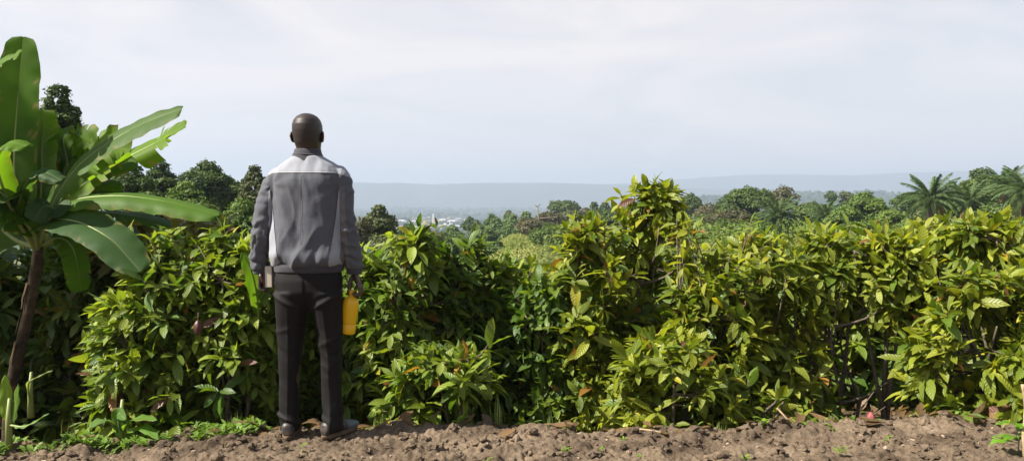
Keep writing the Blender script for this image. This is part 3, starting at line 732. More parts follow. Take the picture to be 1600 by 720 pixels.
def cover():    # low ground weeds along the left foot of the row
    rg = np.random.default_rng(9); n = 3200
    x = rg.uniform(-3.3, -1.45, n); y = rg.uniform(4.4, 4.9, n); m = np.abs(fbm(x * 3, y * 3, s=5)) < .45; x, y = x[m], y[m]
    x2 = rg.uniform(-.9, 3.2, 420); y2 = rg.uniform(4.58, 4.85, 420); m = fbm(x2 * 3, y2 * 3, s=6) > .12; x = np.concatenate([x, x2[m]]); y = np.concatenate([y, y2[m]]); n = len(x)
    a = rg.uniform(0, 6.28, n); base = np.stack([x, y, soil_h(x, y) + rg.uniform(0, .03, n)], -1); d = np.stack([np.cos(a), np.sin(a), rg.uniform(.1, 1.2, n)], -1)
    C = np.array([.13, .22, .03]) * rg.uniform(.6, 1.3, (n, 1)); Ls = rg.uniform(.025, .075, n)
    V, Q, uv, C = leaf_arrays(base, d, np.tile([0, 0, 1.], (n, 1)), Ls, Ls * rg.uniform(.2, .5, n), rg.uniform(.1, .9, n), C, rows=5)
    prop(obj_np('ground_weeds', V, Q, uv=uv, colr=C, mat=M['grassy']), 'low green weeds along the foot of the row', kind='stuff')
    n = 2600; x = rg.uniform(-4.5, 4.5, n); y = rg.uniform(4.45, 8, n); a = rg.uniform(0, 6.28, n)
    zz = np.maximum(np.where(y < 5.65, soil_h(x, y), -9), terrain(x, y) - np.where(y < 6.4, .13, 0)) + .02
    base = np.stack([x, y, zz], -1); d = np.stack([np.cos(a), np.sin(a), rg.normal(0, .15, n)], -1)
    C = np.array([.17, .10, .05]) * rg.uniform(.4, 1.3, (n, 1)); Ls = rg.uniform(.08, .16, n)
    V, Q, uv, C = leaf_arrays(base, d, np.tile([0, 0, 1.], (n, 1)) + rg.normal(0, .2, (n, 3)), Ls, Ls * .4, rg.uniform(-.9, .9, n), C, rows=5)
    prop(obj_np('leaf_litter', V, Q, uv=uv, colr=C, mat=M['grassy']), 'dry brown fallen leaves under the cacao bushes', kind='stuff')
cover()
def stick(name, pts, r, label, cat='stick'):
    mb = MB(); mb.tube(catmull(pts, 16), [r * (1 + .12 * math.sin(i * 2.1)) * (1 - .3 * i / 16) for i in range(17)], 8)
    prop(mb.build(name, M['drystick']), label, cat)
stick('dry_stick', [P(1240, 668, 4.6), P(1228, 652, 4.62), P(1214, 637, 4.66)], .007, 'pale dry stick leaning out of the soil at the right mound')
stick('twig', [P(1000, 670, 4.55), P(1018, 672, 4.5), P(1034, 675, 4.45)], .006, 'pale twig lying on the crest below the tallest bush')
stick('wooden_stake', [P(1606, 740, 3.85), P(1600, 690, 3.86), P(1603, 640, 3.87), P(1598, 600, 3.88)], .012, 'thin upright wooden stake at the right edge', 'stake')
def seedling():   # young plant at the lower right corner
    Y = 3.9; b = P(1590, 725, Y); b.z = sz(b.x, Y); root = empty('cacao_seedling', b, 'young bright green plant beside the wooden stake', 'seedling')
    rg = np.random.default_rng(77); mb = MB(); mb.tube([(0, 0, -.02), (.004, 0, .06), (-.004, .01, .12)], [.004, .003, .002], 6); mb.build('stem', M['rib'], root)
    a = np.array([3.3, 2.5, 3.9, .4, 5.2, 1.2, 4.6, 3.0]); n = len(a); base = np.stack([a * 0, a * 0, np.linspace(.05, .14, n)], -1)
    d = np.stack([np.cos(a), np.sin(a) * .6, .45 + 0 * a], -1)
    Ls = np.array([.16, .12, .13, .1, .1, .1, .14, .12])
    V, Q, uv, C = leaf_arrays(base, d, np.tile([0, 0, 1.], (n, 1)), Ls, Ls * .42, np.full(n, .9), np.array([.13, .27, .02]) * rg.uniform(.8, 1.2, (n, 1)), rows=9, wave=.12)
    obj_np('foliage', V, Q, root, uv=uv, colr=C, mat=M['cacao'])
seedling()
#PART2
# ------------------------------------------------------------------ background trees
def quads_cloud(cen, nor, size, rg, colr, asp=.6):
    N = len(cen); nor = nrm(nor); ref = nrm(rg.normal(0, 1, (N, 3))); a = nrm(np.cross(nor, ref)); b = np.cross(nor, a)
    s = size[:, None]; bend = nor * s * .22
    V = np.stack([cen - a * s + bend * 0, cen - b * s * asp + bend, cen + a * s, cen + b * s * asp + bend], 1)
    return V.reshape(-1, 3), np.arange(N * 4).reshape(N, 4), np.repeat(colr, 4, 0)
TG = {'dark': ((.034, .06, .015), (.08, .12, .028)), 'mid': ((.04, .07, .015), (.10, .145, .032)), 'bright': ((.055, .10, .016), (.13, .19, .032)),
      'pale': ((.055, .10, .03), (.12, .18, .05)), 'brown': ((.05, .055, .026), (.13, .115, .052)), 'olive': ((.05, .065, .022), (.11, .13, .045))}
def tree(px, top, hw, D, tone, label, seed, shape='round', crown=None, leafpx=2.3, dens=1.0, group='trees beyond the cacao rows', bare=0, name='tree', gaps=.30):
    rg = np.random.default_rng(2000 + seed); c = P(px, 400, D); z0 = gz(c.x, D) - .3; zt = P(px, top, D).z; R = hw * D / F; H = max(zt - z0, R * 1.2)
    ch = min(crown * D / F if crown else R * 2.0, H * .92); root = empty(name, (c.x, D, z0), label, 'tree', group)
    zc = H - ch / 2; nl = int({'round': 30, 'flat': 22, 'cone': 24, 'loose': 30}[shape] * max(1, ch / R / 2.2))
    # lobes of the crown
    L_ = []
    for i in range(nl):
        th = rg.uniform(0, 6.283); u = rg.uniform(-1, 1); q = rg.uniform(.45, .8)
        if shape == 'cone': e = np.interp(u, [-1, -.5, .2, 1], [.75, .85, .55, .05])
        elif shape == 'flat': e = np.interp(u, [-1, 0, .6, 1], [.5, 1, .95, .5])
        else: e = math.sqrt(max(0, 1 - u * u * .92))
        L_.append((math.cos(th) * R * e * q, math.sin(th) * R * e * q, zc + u * ch * (.36 if u < 0 else .31), R * rg.uniform(.26, .46) * (1.25 - .35 * abs(u))))
    L_ = np.array(L_); L_[:, 2] = np.minimum(L_[:, 2], H - L_[:, 3] * .75); t = np.argmax(L_[:, 2]); L_[t, 3] = max(L_[t, 3], R * .4); L_[t, 2] = H - L_[t, 3] * .8; L_[t, 0] *= .3; q_ = (t + 1) % nl; L_[q_] = (L_[t, 0] * .5, 0, L_[t, 2] - L_[t, 3] * 1.0, R * .5); q_ = (t + 2) % nl; L_[q_] = (-L_[t, 0] * .5, R * .1, L_[t, 2] - L_[t, 3] * 2.0, R * .5)
    s = leafpx * D / F; area = 4 * math.pi * (L_[:, 3] ** 2).sum(); N = int(min(26000, dens * area * 1.15 / (s * s * 1.2)))
    li = rg.choice(nl, N, p=L_[:, 3] ** 2 / (L_[:, 3] ** 2).sum())
    v = nrm(rg.normal(0, 1, (N, 3))); v[:, 2] = np.where(v[:, 2] < -.3, -v[:, 2] * .6, v[:, 2]); v = nrm(v)
    rr = L_[li, 3] * (1 + .30 * fbm(v[:, 0] * 3 + li, v[:, 1] * 3, v[:, 2] * 3, o=3, s=seed)) * rg.uniform(.55, 1.06, N) ** .5
    cen = L_[li, :3] + v * rr[:, None] * np.array([1, 1, .8])
    keep = vnoise(cen[:, 0] / R * 5, cen[:, 1] / R * 5, cen[:, 2] / R * 5, s=seed + 1) > -1 + gaps * 2 - .25
    if bare: keep &= rg.uniform(0, 1, N) > bare
    cen, v, li = cen[keep], v[keep], li[keep]; N = len(cen)
    a, b = TG[tone]; tm = np.clip(rg.normal(.5, .22, N) + rg.normal(0, .22, nl)[li], 0, 1)[:, None]
    C = np.array(a) * (1 - tm) + np.array(b) * tm
    nor = v + np.array([0, 0, .35]) + rg.normal(0, .55, (N, 3))
    V, Q, C = quads_cloud(cen, nor, s * rg.uniform(.55, 1.25, N), rg, C)
    obj_np('crown', V, Q, root, colr=C, mat=M['tree'])
    mb = MB(); tr = max(.05 * R, .008 * H)
    tp = catmull([(0, 0, -.2), (R * .05 * rg.normal(), 0, H * .35), (R * .08 * rg.normal(), 0, zc)], 10)
    mb.tube(tp, [tr * (1.3 - .07 * i) for i in range(11)], 8)
    for q in (range(nl) if (bare or shape == 'flat') else range(0, nl, 3)):
        e = Vector(L_[q, :3]); st = tp[rg.integers(5, 11)]
        pts = catmull([st, st.lerp(e, .5) + Vector((0, 0, R * .06)), e, e + (e - st) * .04], 8)
        mb.tube(pts, [tr * .42 * (1 - i * .11) for i in range(9)], 5)
        if bare:
            for w in range(9):
                p0 = pts[rg.integers(3, 8)]; dd = Vector(rg.normal(0, 1, 3)); dd.z = abs(dd.z) * .6; mb.tube([p0, p0 + dd * R * .14, p0 + dd * R * .26 + Vector((0, 0, .03 * R))], [tr * .17, tr * .12, tr * .06], 4)
    mb.build('trunk', M['treebark'], root)
    return root

TR = [
 # left group
 (92, 132, 40, 17, 'dark', 'tall dark tree standing up behind the banana leaves', 'loose', 170),
 (20, 205, 70, 19, 'dark', 'dark tree at the left edge behind the banana plant', 'round', 200),
 (150, 214, 40, 26, 'dark', 'dark tree between the tall tree and the torn banana leaf', 'round', 120),
 (205, 255, 40, 24, 'dark', 'dark tree hidden below the torn banana leaf', 'round', 120),
 (252, 250, 34, 36, 'dark', 'dark tree just right of the banana leaf tips', 'loose', 90),
 (325, 250, 36, 40, 'dark', 'round dark tree left of the head height of the man', 'round', 80),
 (290, 284, 34, 30, 'bright', 'light green tree in front of the round dark tree', 'loose', 80),
 (362, 280, 30, 42, 'mid', 'green tree between the round dark tree and the man', 'round', 80),
 (398, 258, 24, 38, 'olive', 'thin crowned tree touching the left shoulder of the man', 'loose', 90),
 (240, 300, 45, 22, 'mid', 'green tree above the level banana leaf', 'loose', 80),
 (385, 312, 48, 26, 'bright', 'bright green tree beside the left sleeve of the man', 'loose', 90),
 (310, 318, 50, 20, 'mid', 'bushy green tree above the dry yellowish shrub', 'round', 80),
 (450, 330, 45, 30, 'mid', 'green tree mostly hidden behind the man', 'round', 90),
 # centre left, below the far plain
 (595, 320, 27, 38, 'olive', 'dark crowned tree just right of the man against the plain', 'round', 70),
 (566, 338, 16, 34, 'brown', 'small brownish tree beside the right sleeve of the man', 'loose', 50),
 (636, 350, 19, 62, 'dark', 'small round dark tree left of the hazy town', 'round', 40),
 (662, 358, 33, 44, 'brown', 'brownish tree in front of the hazy town', 'round', 60),
 (615, 366, 34, 30, 'olive', 'olive tree low beside the brownish tree', 'loose', 60),
 (700, 368, 26, 52, 'mid', 'green tree below the hazy town', 'round', 44),
 (776, 376, 19, 60, 'dark', 'small dark round tree left of the yellow grass patch', 'round', 34),
 (866, 352, 36, 62, 'mid', 'round dense green tree right of the yellow grass patch', 'round', 58),
 (905, 372, 28, 40, 'mid', 'low green tree beside the left slope of the tallest bush', 'loose', 50),
 (800, 412, 34, 28, 'olive', 'low scrubby tree below the yellow grass patch', 'loose', 40),
 (728, 404, 34, 30, 'mid', 'low green tree left below the yellow grass patch', 'loose', 40),
 # the wooded shoulder behind
 (736, 339, 15, 170, 'dark', 'small rounded dark tree at the left end of the wooded shoulder', 'round', 26),
 (661, 352, 10, 160, 'mid', 'tiny tree at the foot of the wooded shoulder near the town', 'round', 18),
 (706, 352, 20, 120, 'pale', 'light green tree at the foot of the wooded shoulder', 'cone', 34),
 (748, 350, 20, 122, 'pale', 'light green tree on the left of the wooded shoulder', 'cone', 36),
 (775, 340, 20, 128, 'pale', 'second light green tree from the left on the wooded shoulder', 'cone', 42),
 (800, 334, 19, 132, 'pale', 'light green pointed tree left of the snag', 'cone', 46),
 (822, 330, 18, 135, 'pale', 'light green pointed tree nearest left of the snag', 'cone', 46),
 (768, 334, 12, 165, 'mid', 'dark pointed tree top behind the light green trees', 'cone', 28),
 (795, 328, 10, 172, 'mid', 'narrow tree top on the skyline of the wooded shoulder', 'cone', 26),
 (882, 314, 24, 175, 'dark', 'umbrella shaped dark tree on the skyline of the shoulder', 'flat', 26),
 (856, 330, 26, 112, 'brown', 'brown half bare tree right of the snag', 'loose', 44),
 (830, 344, 26, 98, 'brown', 'brown half bare tree in front of the snag', 'loose', 48),
 (895, 328, 22, 120, 'olive', 'olive tree below the umbrella shaped tree', 'loose', 44),
 (915, 324, 14, 150, 'brown', 'small brown tree right of the umbrella shaped tree', 'round', 30),
 (928, 315, 12, 180, 'dark', 'dark pointed tree on the skyline left of the tallest bush', 'cone', 26),
 (945, 316, 13, 178, 'dark', 'second dark pointed tree on the skyline left of the tallest bush', 'cone', 28),
 (950, 330, 26, 110, 'mid', 'green tree behind the left side of the tallest bush', 'round', 50),
 (1010, 335, 36, 100, 'mid', 'green tree behind the tallest bush', 'round', 50),
 (718, 362, 20, 82, 'pale', 'pale green tree low on the near edge of the wooded shoulder', 'cone', 40),
 (742, 364, 18, 86, 'pale', 'pale green tree behind the small dark round one by the clearing', 'cone', 36),
 (764, 356, 18, 94, 'mid', 'green tree above the left corner of the grass clearing', 'cone', 36),
 (792, 352, 20, 108, 'pale', 'pale green tree above the middle of the grass clearing', 'cone', 36),
 (812, 350, 18, 112, 'pale', 'pale green tree above the right of the grass clearing', 'cone', 36),
 (690, 362, 16, 96, 'mid', 'green tree at the left foot of the wooded shoulder', 'round', 34),
 (838, 356, 20, 106, 'mid', 'green tree between the clearing and the half bare trees', 'round', 36),
 (760, 344, 16, 140, 'pale', 'pale pointed tree high on the left of the wooded shoulder', 'cone', 34),
 (975, 330, 26, 120, 'olive', 'olive tree seen left of the stem of the tallest bush', 'round', 50),
 # right skyline
 (1080, 302, 17, 130, 'dark', 'dark round tree on the skyline right of the tallest bush', 'round', 40),
 (1062, 318, 16, 150, 'mid', 'lower green tree left of the dark skyline tree', 'round', 36),
 (1112, 316, 28, 105, 'brown', 'brownish tree between the dark skyline tree and the big domed one', 'loose', 44),
 (1166, 292, 40, 88, 'mid', 'big domed green tree in the middle of the right skyline', 'round', 66),
 (1140, 330, 34, 70, 'brown', 'brown bare looking tree at the foot of the big domed tree', 'loose', 50),
 (1190, 295, 11, 160, 'dark', 'small far tree just right of the big domed tree', 'round', 30),
 (1223, 289, 22, 120, 'brown', 'reddish brown tree behind the oil palm', 'loose', 46),
 (1262, 316, 22, 130, 'olive', 'olive tree right of the oil palm', 'loose', 36),
 (1297, 298, 9, 190, 'dark', 'small dark upright tree on the skyline', 'round', 22),
 (1320, 299, 12, 190, 'olive', 'small olive tree right of the small dark upright one', 'round', 24),
 (1275, 326, 34, 80, 'mid', 'green tree low between the oil palm and the vivid tree', 'loose', 50),
 (1352, 299, 34, 74, 'bright', 'vivid green domed tree with dense foliage', 'round', 70),
 (1325, 325, 32, 66, 'bright', 'low vivid green tree at the left foot of the domed one', 'round', 50),
 (1395, 328, 30, 62, 'bright', 'low vivid green tree at the right foot of the domed one', 'round', 50),
 (1418, 300, 24, 100, 'mid', 'green tree left of the feathery palm', 'loose', 50),
 (1440, 325, 36, 70, 'olive', 'olive tree below the feathery palm', 'loose', 50),
 (1528, 263, 36, 62, 'mid', 'tall dense tree rising at the right of the skyline', 'round', 90),
 (1500, 300, 40, 56, 'mid', 'green tree left below the tall dense one', 'round', 70),
 (1560, 315, 44, 44, 'mid', 'green tree below the right palms', 'loose', 70),
 (1612, 290, 34, 50, 'dark', 'dark green tree at the right edge', 'round', 90),
]
for i, (px, top, hw, D, tone, lab, shp, cr) in enumerate(TR):
    tree(px, top, hw, D, tone, lab, i, shp, cr, bare=.62 if tone == 'brown' and shp == 'loose' else 0, gaps=.36 if shp == 'loose' else .24, leafpx=2.0 if D > 60 else 2.5 if D > 22 else 3.4)

def tree_at(x, y, top, R, tone, label, seed):      # a tree outside the frame on the left whose shade falls on the hollow
    tree(800 + x / y * F, HOR - (top - EYE) / y * F, R / y * F, y, tone, label, seed, 'round', R * 1.9 / y * F, leafpx=22, gaps=.1, group=None)
tree_at(-9.3, 5.6, 8.0, 1.75, 'dark', 'broad shade tree standing left outside the picture', 90)

def snag():
    c = P(840, 328, 105); z0 = gz(c.x, 105) - .3; H = P(840, 322, 105).z - z0; root = empty('dead_tree', (c.x, 105, z0), 'bare dead snag with a forked top on the wooded shoulder', 'dead tree')
    mb = MB(); mb.tube([(0, 0, 0), (.2, 0, H * .5), (0, 0, H)], [.14, .10, .07], 7); mb.build('trunk', M['treebark'], root)
    mb = MB(); mb.tube([(0, 0, H - .1), (-.4, 0, H + .15)], [.07, .04], 5); mb.tube([(0, 0, H - .2), (.35, 0, H + .3)], [.07, .04], 5); mb.tube([(0, 0, H - 1.8), (-2.5, 0, H - 1.5), (-4, 0, H - .8)], [.08, .06, .03], 5)
    mb.tube([(0, 0, H - 1.6), (2.2, 0, H - 1.5), (3.6, .3, H - 1.1)], [.08, .06, .03], 5); mb.build('branches', M['treebark'], root)
snag()

# oil palms
def frond_mesh(name, Lf, rg, c0, c1, hang=1.0, width=1.0, nleaf=58):
    pts = [Vector((Lf * (math.sin(1.35 * t * hang) / (1.35 * hang)), 0, Lf * .0 - Lf * (1 - math.cos(1.35 * t * hang)) / (1.35 * hang) * .85)) for t in np.linspace(0, 1, 20)]
    base = []; d = []; Ls = []
    for j in range(nleaf):
        t = .13 + .87 * j / nleaf; q = t * 19; i = min(int(q), 18); p = pts[i].lerp(pts[i + 1], q - i); tg = (pts[i + 1] - pts[i]).normalized()
        for sg in (-1, 1):
            base.append(p[:]); dv = tg * (.55 + .5 * t) + Vector((0, sg, 0)) + Vector((0, 0, rg.normal(-.25, .22))); d.append(dv[:]); Ls.append(Lf * .23 * width * math.sin(math.pi * min(.97, t * .85 + .12)) ** .6 * rg.uniform(.85, 1.1))
    base = np.array(base); d = np.array(d); Ls = np.array(Ls); n = len(base)
    tm = rg.uniform(0, 1, (n, 1)); C = np.array(c0) * (1 - tm) + np.array(c1) * tm
    V, Q, uv, C = leaf_arrays(base, d, np.tile([0, 0, 1.], (n, 1)), Ls, Ls * 0 + Lf * .016, rg.uniform(.5, 1.3, n), C, rows=5, shape='blade', fold=.15)
    mb = MB(); mb.tube([p for p in pts[::3]] + [pts[-1]], [Lf * .0085 * (1 - i * .11) for i in range(8)], 5)
    off = len(V); rv = np.array([v for v in mb.v]); rq = [f for f in mb.f if len(f) == 4]
    V = np.concatenate([V, rv]); Q = np.concatenate([Q, np.array(rq) + off]); C = np.concatenate([C, np.tile([.16, .17, .06], (len(rv), 1))])
    return mesh_np(name, V, Q, colr=C, mat=M['tree'])
def palm(px, py, rpx, D, label, seed, nf=34, tone=0, dry=2):
    rg = np.random.default_rng(3000 + seed); c = P(px, py, D); z0 = gz(c.x, D) - .3; H = c.z - z0; Lf = rpx * D / F * 1.25
    root = empty('oil_palm', (c.x, D, z0), label, 'palm', 'oil palms beyond the cacao rows')
    mb = MB(); mb.tube([(0, 0, 0), (0, 0, H * .5), (0, 0, H)], [.28, .24, .3], 12); mb.build('trunk', M['treebark'], root)
    cols = [((.04, .075, .025), (.09, .14, .045)), ((.035, .07, .02), (.08, .12, .035))][tone]
    ms = [frond_mesh('frond', Lf, rg, *cols, hang=h) for h in (.7, 1.0, 1.25)]; dm = frond_mesh('dry_frond', Lf, rg, (.19, .12, .05), (.30, .20, .09), hang=1.3)
    for i in range(nf):
        el = R_(78) - R_(88) * (i / nf) ** 1.0; az = i * 2.4 + rg.normal(0, .12)
        o = bpy.data.objects.new('frond', ms[0 if i < nf * .35 else 1 if i < nf * .7 else 2]); link(o, root); o.location = (0, 0, H); o.rotation_euler = (rg.normal(0, .15), -el, az)
    for i in range(dry):
        o = bpy.data.objects.new('dry_frond', dm); link(o, root); o.location = (0, 0, H - .1); o.rotation_euler = (0, .25 + .15 * i, [.2, 3.4, 5.2][i % 3]); o['label'] = 'dry brown palm frond hanging down'
palm(1216, 340, 36, 55, 'oil palm with a dark hollow heart in front of the brown tree', 0)
palm(1456, 312, 44, 42, 'feathery oil palm with a dry brown frond drooping to its right', 1, dry=1)
palm(1572, 296, 40, 48, 'oil palm crown right of the tall dense tree', 2)
palm(1606, 300, 46, 38, 'oil palm cut by the right edge of the photo', 3)
palm(1290, 338, 28, 75, 'small pale palm left of the vivid green tree', 4, dry=0)
palm(1515, 318, 40, 46, 'oil palm below the tall dense tree', 5)

# ------------------------------------------------------------------ masses nobody could count
def scrub():
    rg = np.random.default_rng(31); Vs = []; Qs = []; Cs = []; off = 0
    for (n, r0, r1, y0, y1, s, h, ax) in ((60000, -.75, .85, 9, 24, .045, .9, 1), (90000, -.75, .85, 20, 60, .085, 1.4, 1), (90000, -.6, .85, 50, 200, .20, 1.7, 1), (30000, -.35, .85, 180, 420, .55, 4, 1)):
        y = y0 * (y1 / y0) ** rg.uniform(0, 1, n); x = rg.uniform(r0, r1, n) * y
        m = fbm(x / (h * 2.5), y / (h * 2.5), o=3, s=33)
        # the open grass patch in the middle distance stays clear
        patch = (np.abs(x / y + .015) < .055) & (y > 48) & (y < 104)
        ok = (m > -.25) & ~patch; x, y, m = x[ok], y[ok], m[ok]
        hh = np.clip(m + .3, 0, 1) * h * rg.uniform(.2, 1, len(x)) ** .6
        cen = np.stack([x, y, terrain(x, y) + hh], -1); N = len(cen)
        t = np.clip(.5 + .5 * fbm(x / (h * 3), y / (h * 3), s=35) + rg.normal(0, .2, N), 0, 1)[:, None]; w = np.clip(fbm(x / (h * 5), y / (h * 5), s=36) * 1.6, 0, .8)[:, None]
        C = (np.array(TG['mid'][0]) * (1 - t) + np.array(TG['bright'][1]) * t) * (1 - w) + np.array(TG['olive'][1]) * w
        V, Q, C = quads_cloud(cen, np.array([0, -.2, .8]) + rg.normal(0, .6, (N, 3)), s * rg.uniform(.5, 1.2, N), rg, C)
        Vs.append(V); Qs.append(Q + off); Cs.append(C); off += len(V)
    prop(obj_np('undergrowth', np.concatenate(Vs), np.concatenate(Qs), colr=np.concatenate(Cs), mat=M['scrub']), 'green scrub and bushes covering the slopes', kind='stuff')
    # tall pale grass in the clearing
    n = 60000; y = rg.uniform(47, 105, n); x = (rg.uniform(-.06, .06, n) - .015) * y; cen = np.stack([x, y, terrain(x, y) + rg.uniform(0, .35, n)], -1)
    t = np.clip(.5 + fbm(x / 3, y / 3, s=37) * .7 + rg.normal(0, .15, n), 0, 1)[:, None]; C = np.array((.13, .17, .038)) * (1 - t) + np.array((.33, .33, .11)) * t
    V, Q, C = quads_cloud(cen, np.array([0, -.5, .3]) + rg.normal(0, .4, (n, 3)), rg.uniform(.04, .13, n), rg, C, .3)
    prop(obj_np('tall_grass', V, Q, colr=C, mat=M['scrub']), 'pale yellow green grass in the clearing', kind='stuff')
    # forest on the plateau and the plain
    n = 70000; y = 420 * (4200 / 420) ** rg.uniform(0, 1, n) ** .8; x = rg.uniform(-.8, .8, n) * y; r = x / y
    m = fbm(x / 110, y / 110, o=4, s=38); plate = (r > .14) & (y > 1300) & (y < 2700)
    town = (np.abs(r + .105) < .055) & (y > 900) & (y < 2000)
    ok = ((m > .02) | plate) & ~(town & (rg.uniform(0, 1, n) < .35)); x, y, m = x[ok], y[ok], m[ok]; N = len(x)
    sz_ = np.interp(y, [400, 4000], [2.2, 9]) * rg.uniform(.5, 1.3, N)
    cen = np.stack([x, y, terrain(x, y) + rg.uniform(0, 1, N) * 6], -1); t = rg.uniform(0, 1, (N, 1)); C = np.array((.02, .04, .015)) * (1 - t) + np.array((.05, .08, .025)) * t
    V, Q, C = quads_cloud(cen, np.array([0, -.3, .7]) + rg.normal(0, .5, (N, 3)), sz_, rg, C, .8)
    prop(obj_np('far_forest', V, Q, colr=C, mat=M['scrub']), 'hazy blue green forest over the plain and the plateau', kind='stuff')
scrub()

# ------------------------------------------------------------------ the far town
def flat_mat(name, c, r=.7):
    k = NT(name); n = k.noise(.6, 4); return k.done(k.pbr(k.mix(k.ramp(n, [(.4, 0), (.65, .5)]), c, tuple(x * .6 for x in c)), r, .3).outputs[0])
WALLS = [flat_mat('town_wall_pale', (.33, .29, .25)), flat_mat('town_wall_clay', (.27, .18, .13)), flat_mat('town_wall_white', (.42, .42, .40))]
ROOFS = [(flat_mat('roof_rust', (.24, .125, .09)), 'rusty red'), (flat_mat('roof_tin', (.36, .38, .40), .6), 'pale tin'), (flat_mat('roof_brown', (.30, .20, .15)), 'brown')]
def town():
    rg = random.Random(12); protos = {}
    def proto(wi, ri):
        if (wi, ri) in protos: return protos[(wi, ri)]
        w = MB(); w.box((0, 0, 2.4), (8, 6, 2.6)); wm = w.mesh('wall', WALLS[wi], False)
        for k_ in range(3): pass
        r = MB(); a, b, z, t = 8.7, 6.7, 5.0, 7.9
        r.add([(-a, -b, z), (a, -b, z), (a, b, z), (-a, b, z), (-a, 0, t), (a, 0, t)], [(0, 1, 5, 4), (2, 3, 4, 5), (0, 4, 3), (1, 2, 5), (0, 3, 2, 1)]); rm = r.mesh('roof', ROOFS[ri][0], False)
        d = MB(); [d.box((x, -6.02, 2.4), (.8, .06, .8)) for x in (-5, 0, 5)]; dm = d.mesh('window', M['darkwin'], False)
        protos[(wi, ri)] = (wm, rm, dm); return protos[(wi, ri)]
    spots = []
    while len(spots) < 90:
        px = rg.gauss(672, 32); py = rg.uniform(343, 364)
        if not (560 < px < 740) : continue
        D = EYE_D(py)
        spots.append((px, D))
    for px, D in spots:
        x = (px - 800) / F * D; z = gz(x, D); clay = 640 < px < 690 and rg.random() < .6
        wi = 1 if clay else rg.choice([0, 2]); ri = 0 if clay else rg.choice([0, 1, 1, 2]); wm, rm, dm = proto(wi, ri)
        o = empty('town_house', (x, D, z), f"tiny {['pale', 'clay coloured', 'white'][wi]} house with a {ROOFS[ri][1]} roof in the hazy town", 'house', f'far houses with {ROOFS[ri][1]} roofs and {["pale", "clay", "white"][wi]} walls', rz=rg.uniform(-1.2, 1.2))
        s = rg.uniform(.35, .8); o.scale = (s * rg.uniform(.8, 1.5), s, s)
        for nm, me in (('wall', wm), ('roof', rm), ('window', dm)): link(bpy.data.objects.new(nm, me), o)
    D = 1250; x = (677 - 800) / F * D; z = gz(x, D); H = (P(677, 334, D).z - z)
    mb = MB(); 
    for sx, sy in ((1, 1), (1, -1), (-1, 1), (-1, -1)): mb.tube([(sx * 2.2, sy * 2.2, 0), (sx * .5, sy * .5, H)], .2, 4)
    for i in range(14):
        a = 2.2 - 1.7 * i / 14; b = 2.2 - 1.7 * (i + 1) / 14; za = H * i / 14; zb = H * (i + 1) / 14
        mb.tube([(-a, -a, za), (b, -b, zb)], .16, 4); mb.tube([(a, -a, za), (-b, -b, zb)], .16, 4)
    o = mb.build('radio_mast', flat_mat('mast_paint', (.75, .70, .68))); o.location = (x, D, z); prop(o, 'thin pale lattice mast rising out of the hazy town', 'mast')
def EYE_D(py):    # distance at which the valley floor is seen at this height
    ds = np.linspace(700, 2600, 400); zz = terrain(ds * -.1, ds); pp = HOR + (EYE - zz) / ds * F
    return float(np.interp(py, pp[::-1], ds[::-1]))
M['darkwin'] = flat_mat('town_window', (.05, .05, .06))
town()

# ------------------------------------------------------------------ the man
S = .00347
k = NT('skin'); n = k.noise(60, 4, .6); n2 = k.noise(7, 3)
M['skin'] = k.done(k.pbr(k.mix(k.ramp(n2, [(.4, 0), (.65, 1)]), (.040, .023, .017), (.066, .038, .027)), .44, .45, k.bump(n, .12, .002)).outputs[0])
k = NT('short_hair'); n = k.noise(700, 2, .8); M['hair'] = k.done(k.pbr(k.mix(n, (.014, .010, .009), (.038, .026, .021)), .48, .4, k.bump(n, .3, .0015)).outputs[0])
M['jdark'] = cloth_mat('jacket_dark_jersey', (.052, .054, .063), (.102, .106, .122), wr=16)
M['jlight'] = cloth_mat('jacket_light_jersey', (.20, .208, .232), (.29, .30, .33), wr=16, br=.15)
M['jrib'] = cloth_mat('jacket_rib', (.030, .030, .036), (.062, .062, .072))
M['jmid'] = cloth_mat('jacket_mid_grey', (.085, .078, .08), (.14, .13, .132))
M['trous'] = cloth_mat('trouser_cloth', (.0035, .003, .003), (.009, .0075, .007), wr=9, sheen=.0, rough=.75)
k = NT('shoe_leather'); M['shoe'] = k.done(k.pbr(k.mix(k.ramp(k.noise(40, 5), [(.4, 0), (.62, .8)]), (.016, .014, .014), (.09, .07, .055)), .5, .45, k.bump(k.noise(120, 3), .2, .001)).outputs[0])
k = NT('shoe_toe'); M['toe'] = k.done(k.pbr(k.mix(k.noise(30, 4), (.07, .085, .10), (.13, .155, .18)), .5, .4).outputs[0])
k = NT('shoe_sole'); M['sole'] = k.done(k.pbr(k.mix(k.noise(30, 4), (.05, .035, .025), (.16, .11, .07)), .9, .2).outputs[0])

def remesh(mb, vox, smooth=3, name='tmp'):
    o = mb.build(name); m = o.modifiers.new('r', 'REMESH'); m.mode = 'VOXEL'; m.voxel_size = vox; m.use_smooth_shade = True
    if smooth:
        s = o.modifiers.new('s', 'SMOOTH'); s.iterations = smooth; s.factor = .5
    dg = bpy.context.evaluated_depsgraph_get(); me = bpy.data.meshes.new_from_object(o.evaluated_get(dg)); old = o.data
    bpy.data.objects.remove(o); bpy.data.meshes.remove(old); return me
def getv(me): v = np.empty(len(me.vertices) * 3, np.float32); me.vertices.foreach_get('co', v); return v.reshape(-1, 3).astype(float)
def getn(me): v = np.empty(len(me.vertices) * 3, np.float32); me.vertices.foreach_get('normal', v); return v.reshape(-1, 3).astype(float)
def setv(me, v): me.vertices.foreach_set('co', v.astype(np.float32).ravel()); me.update()

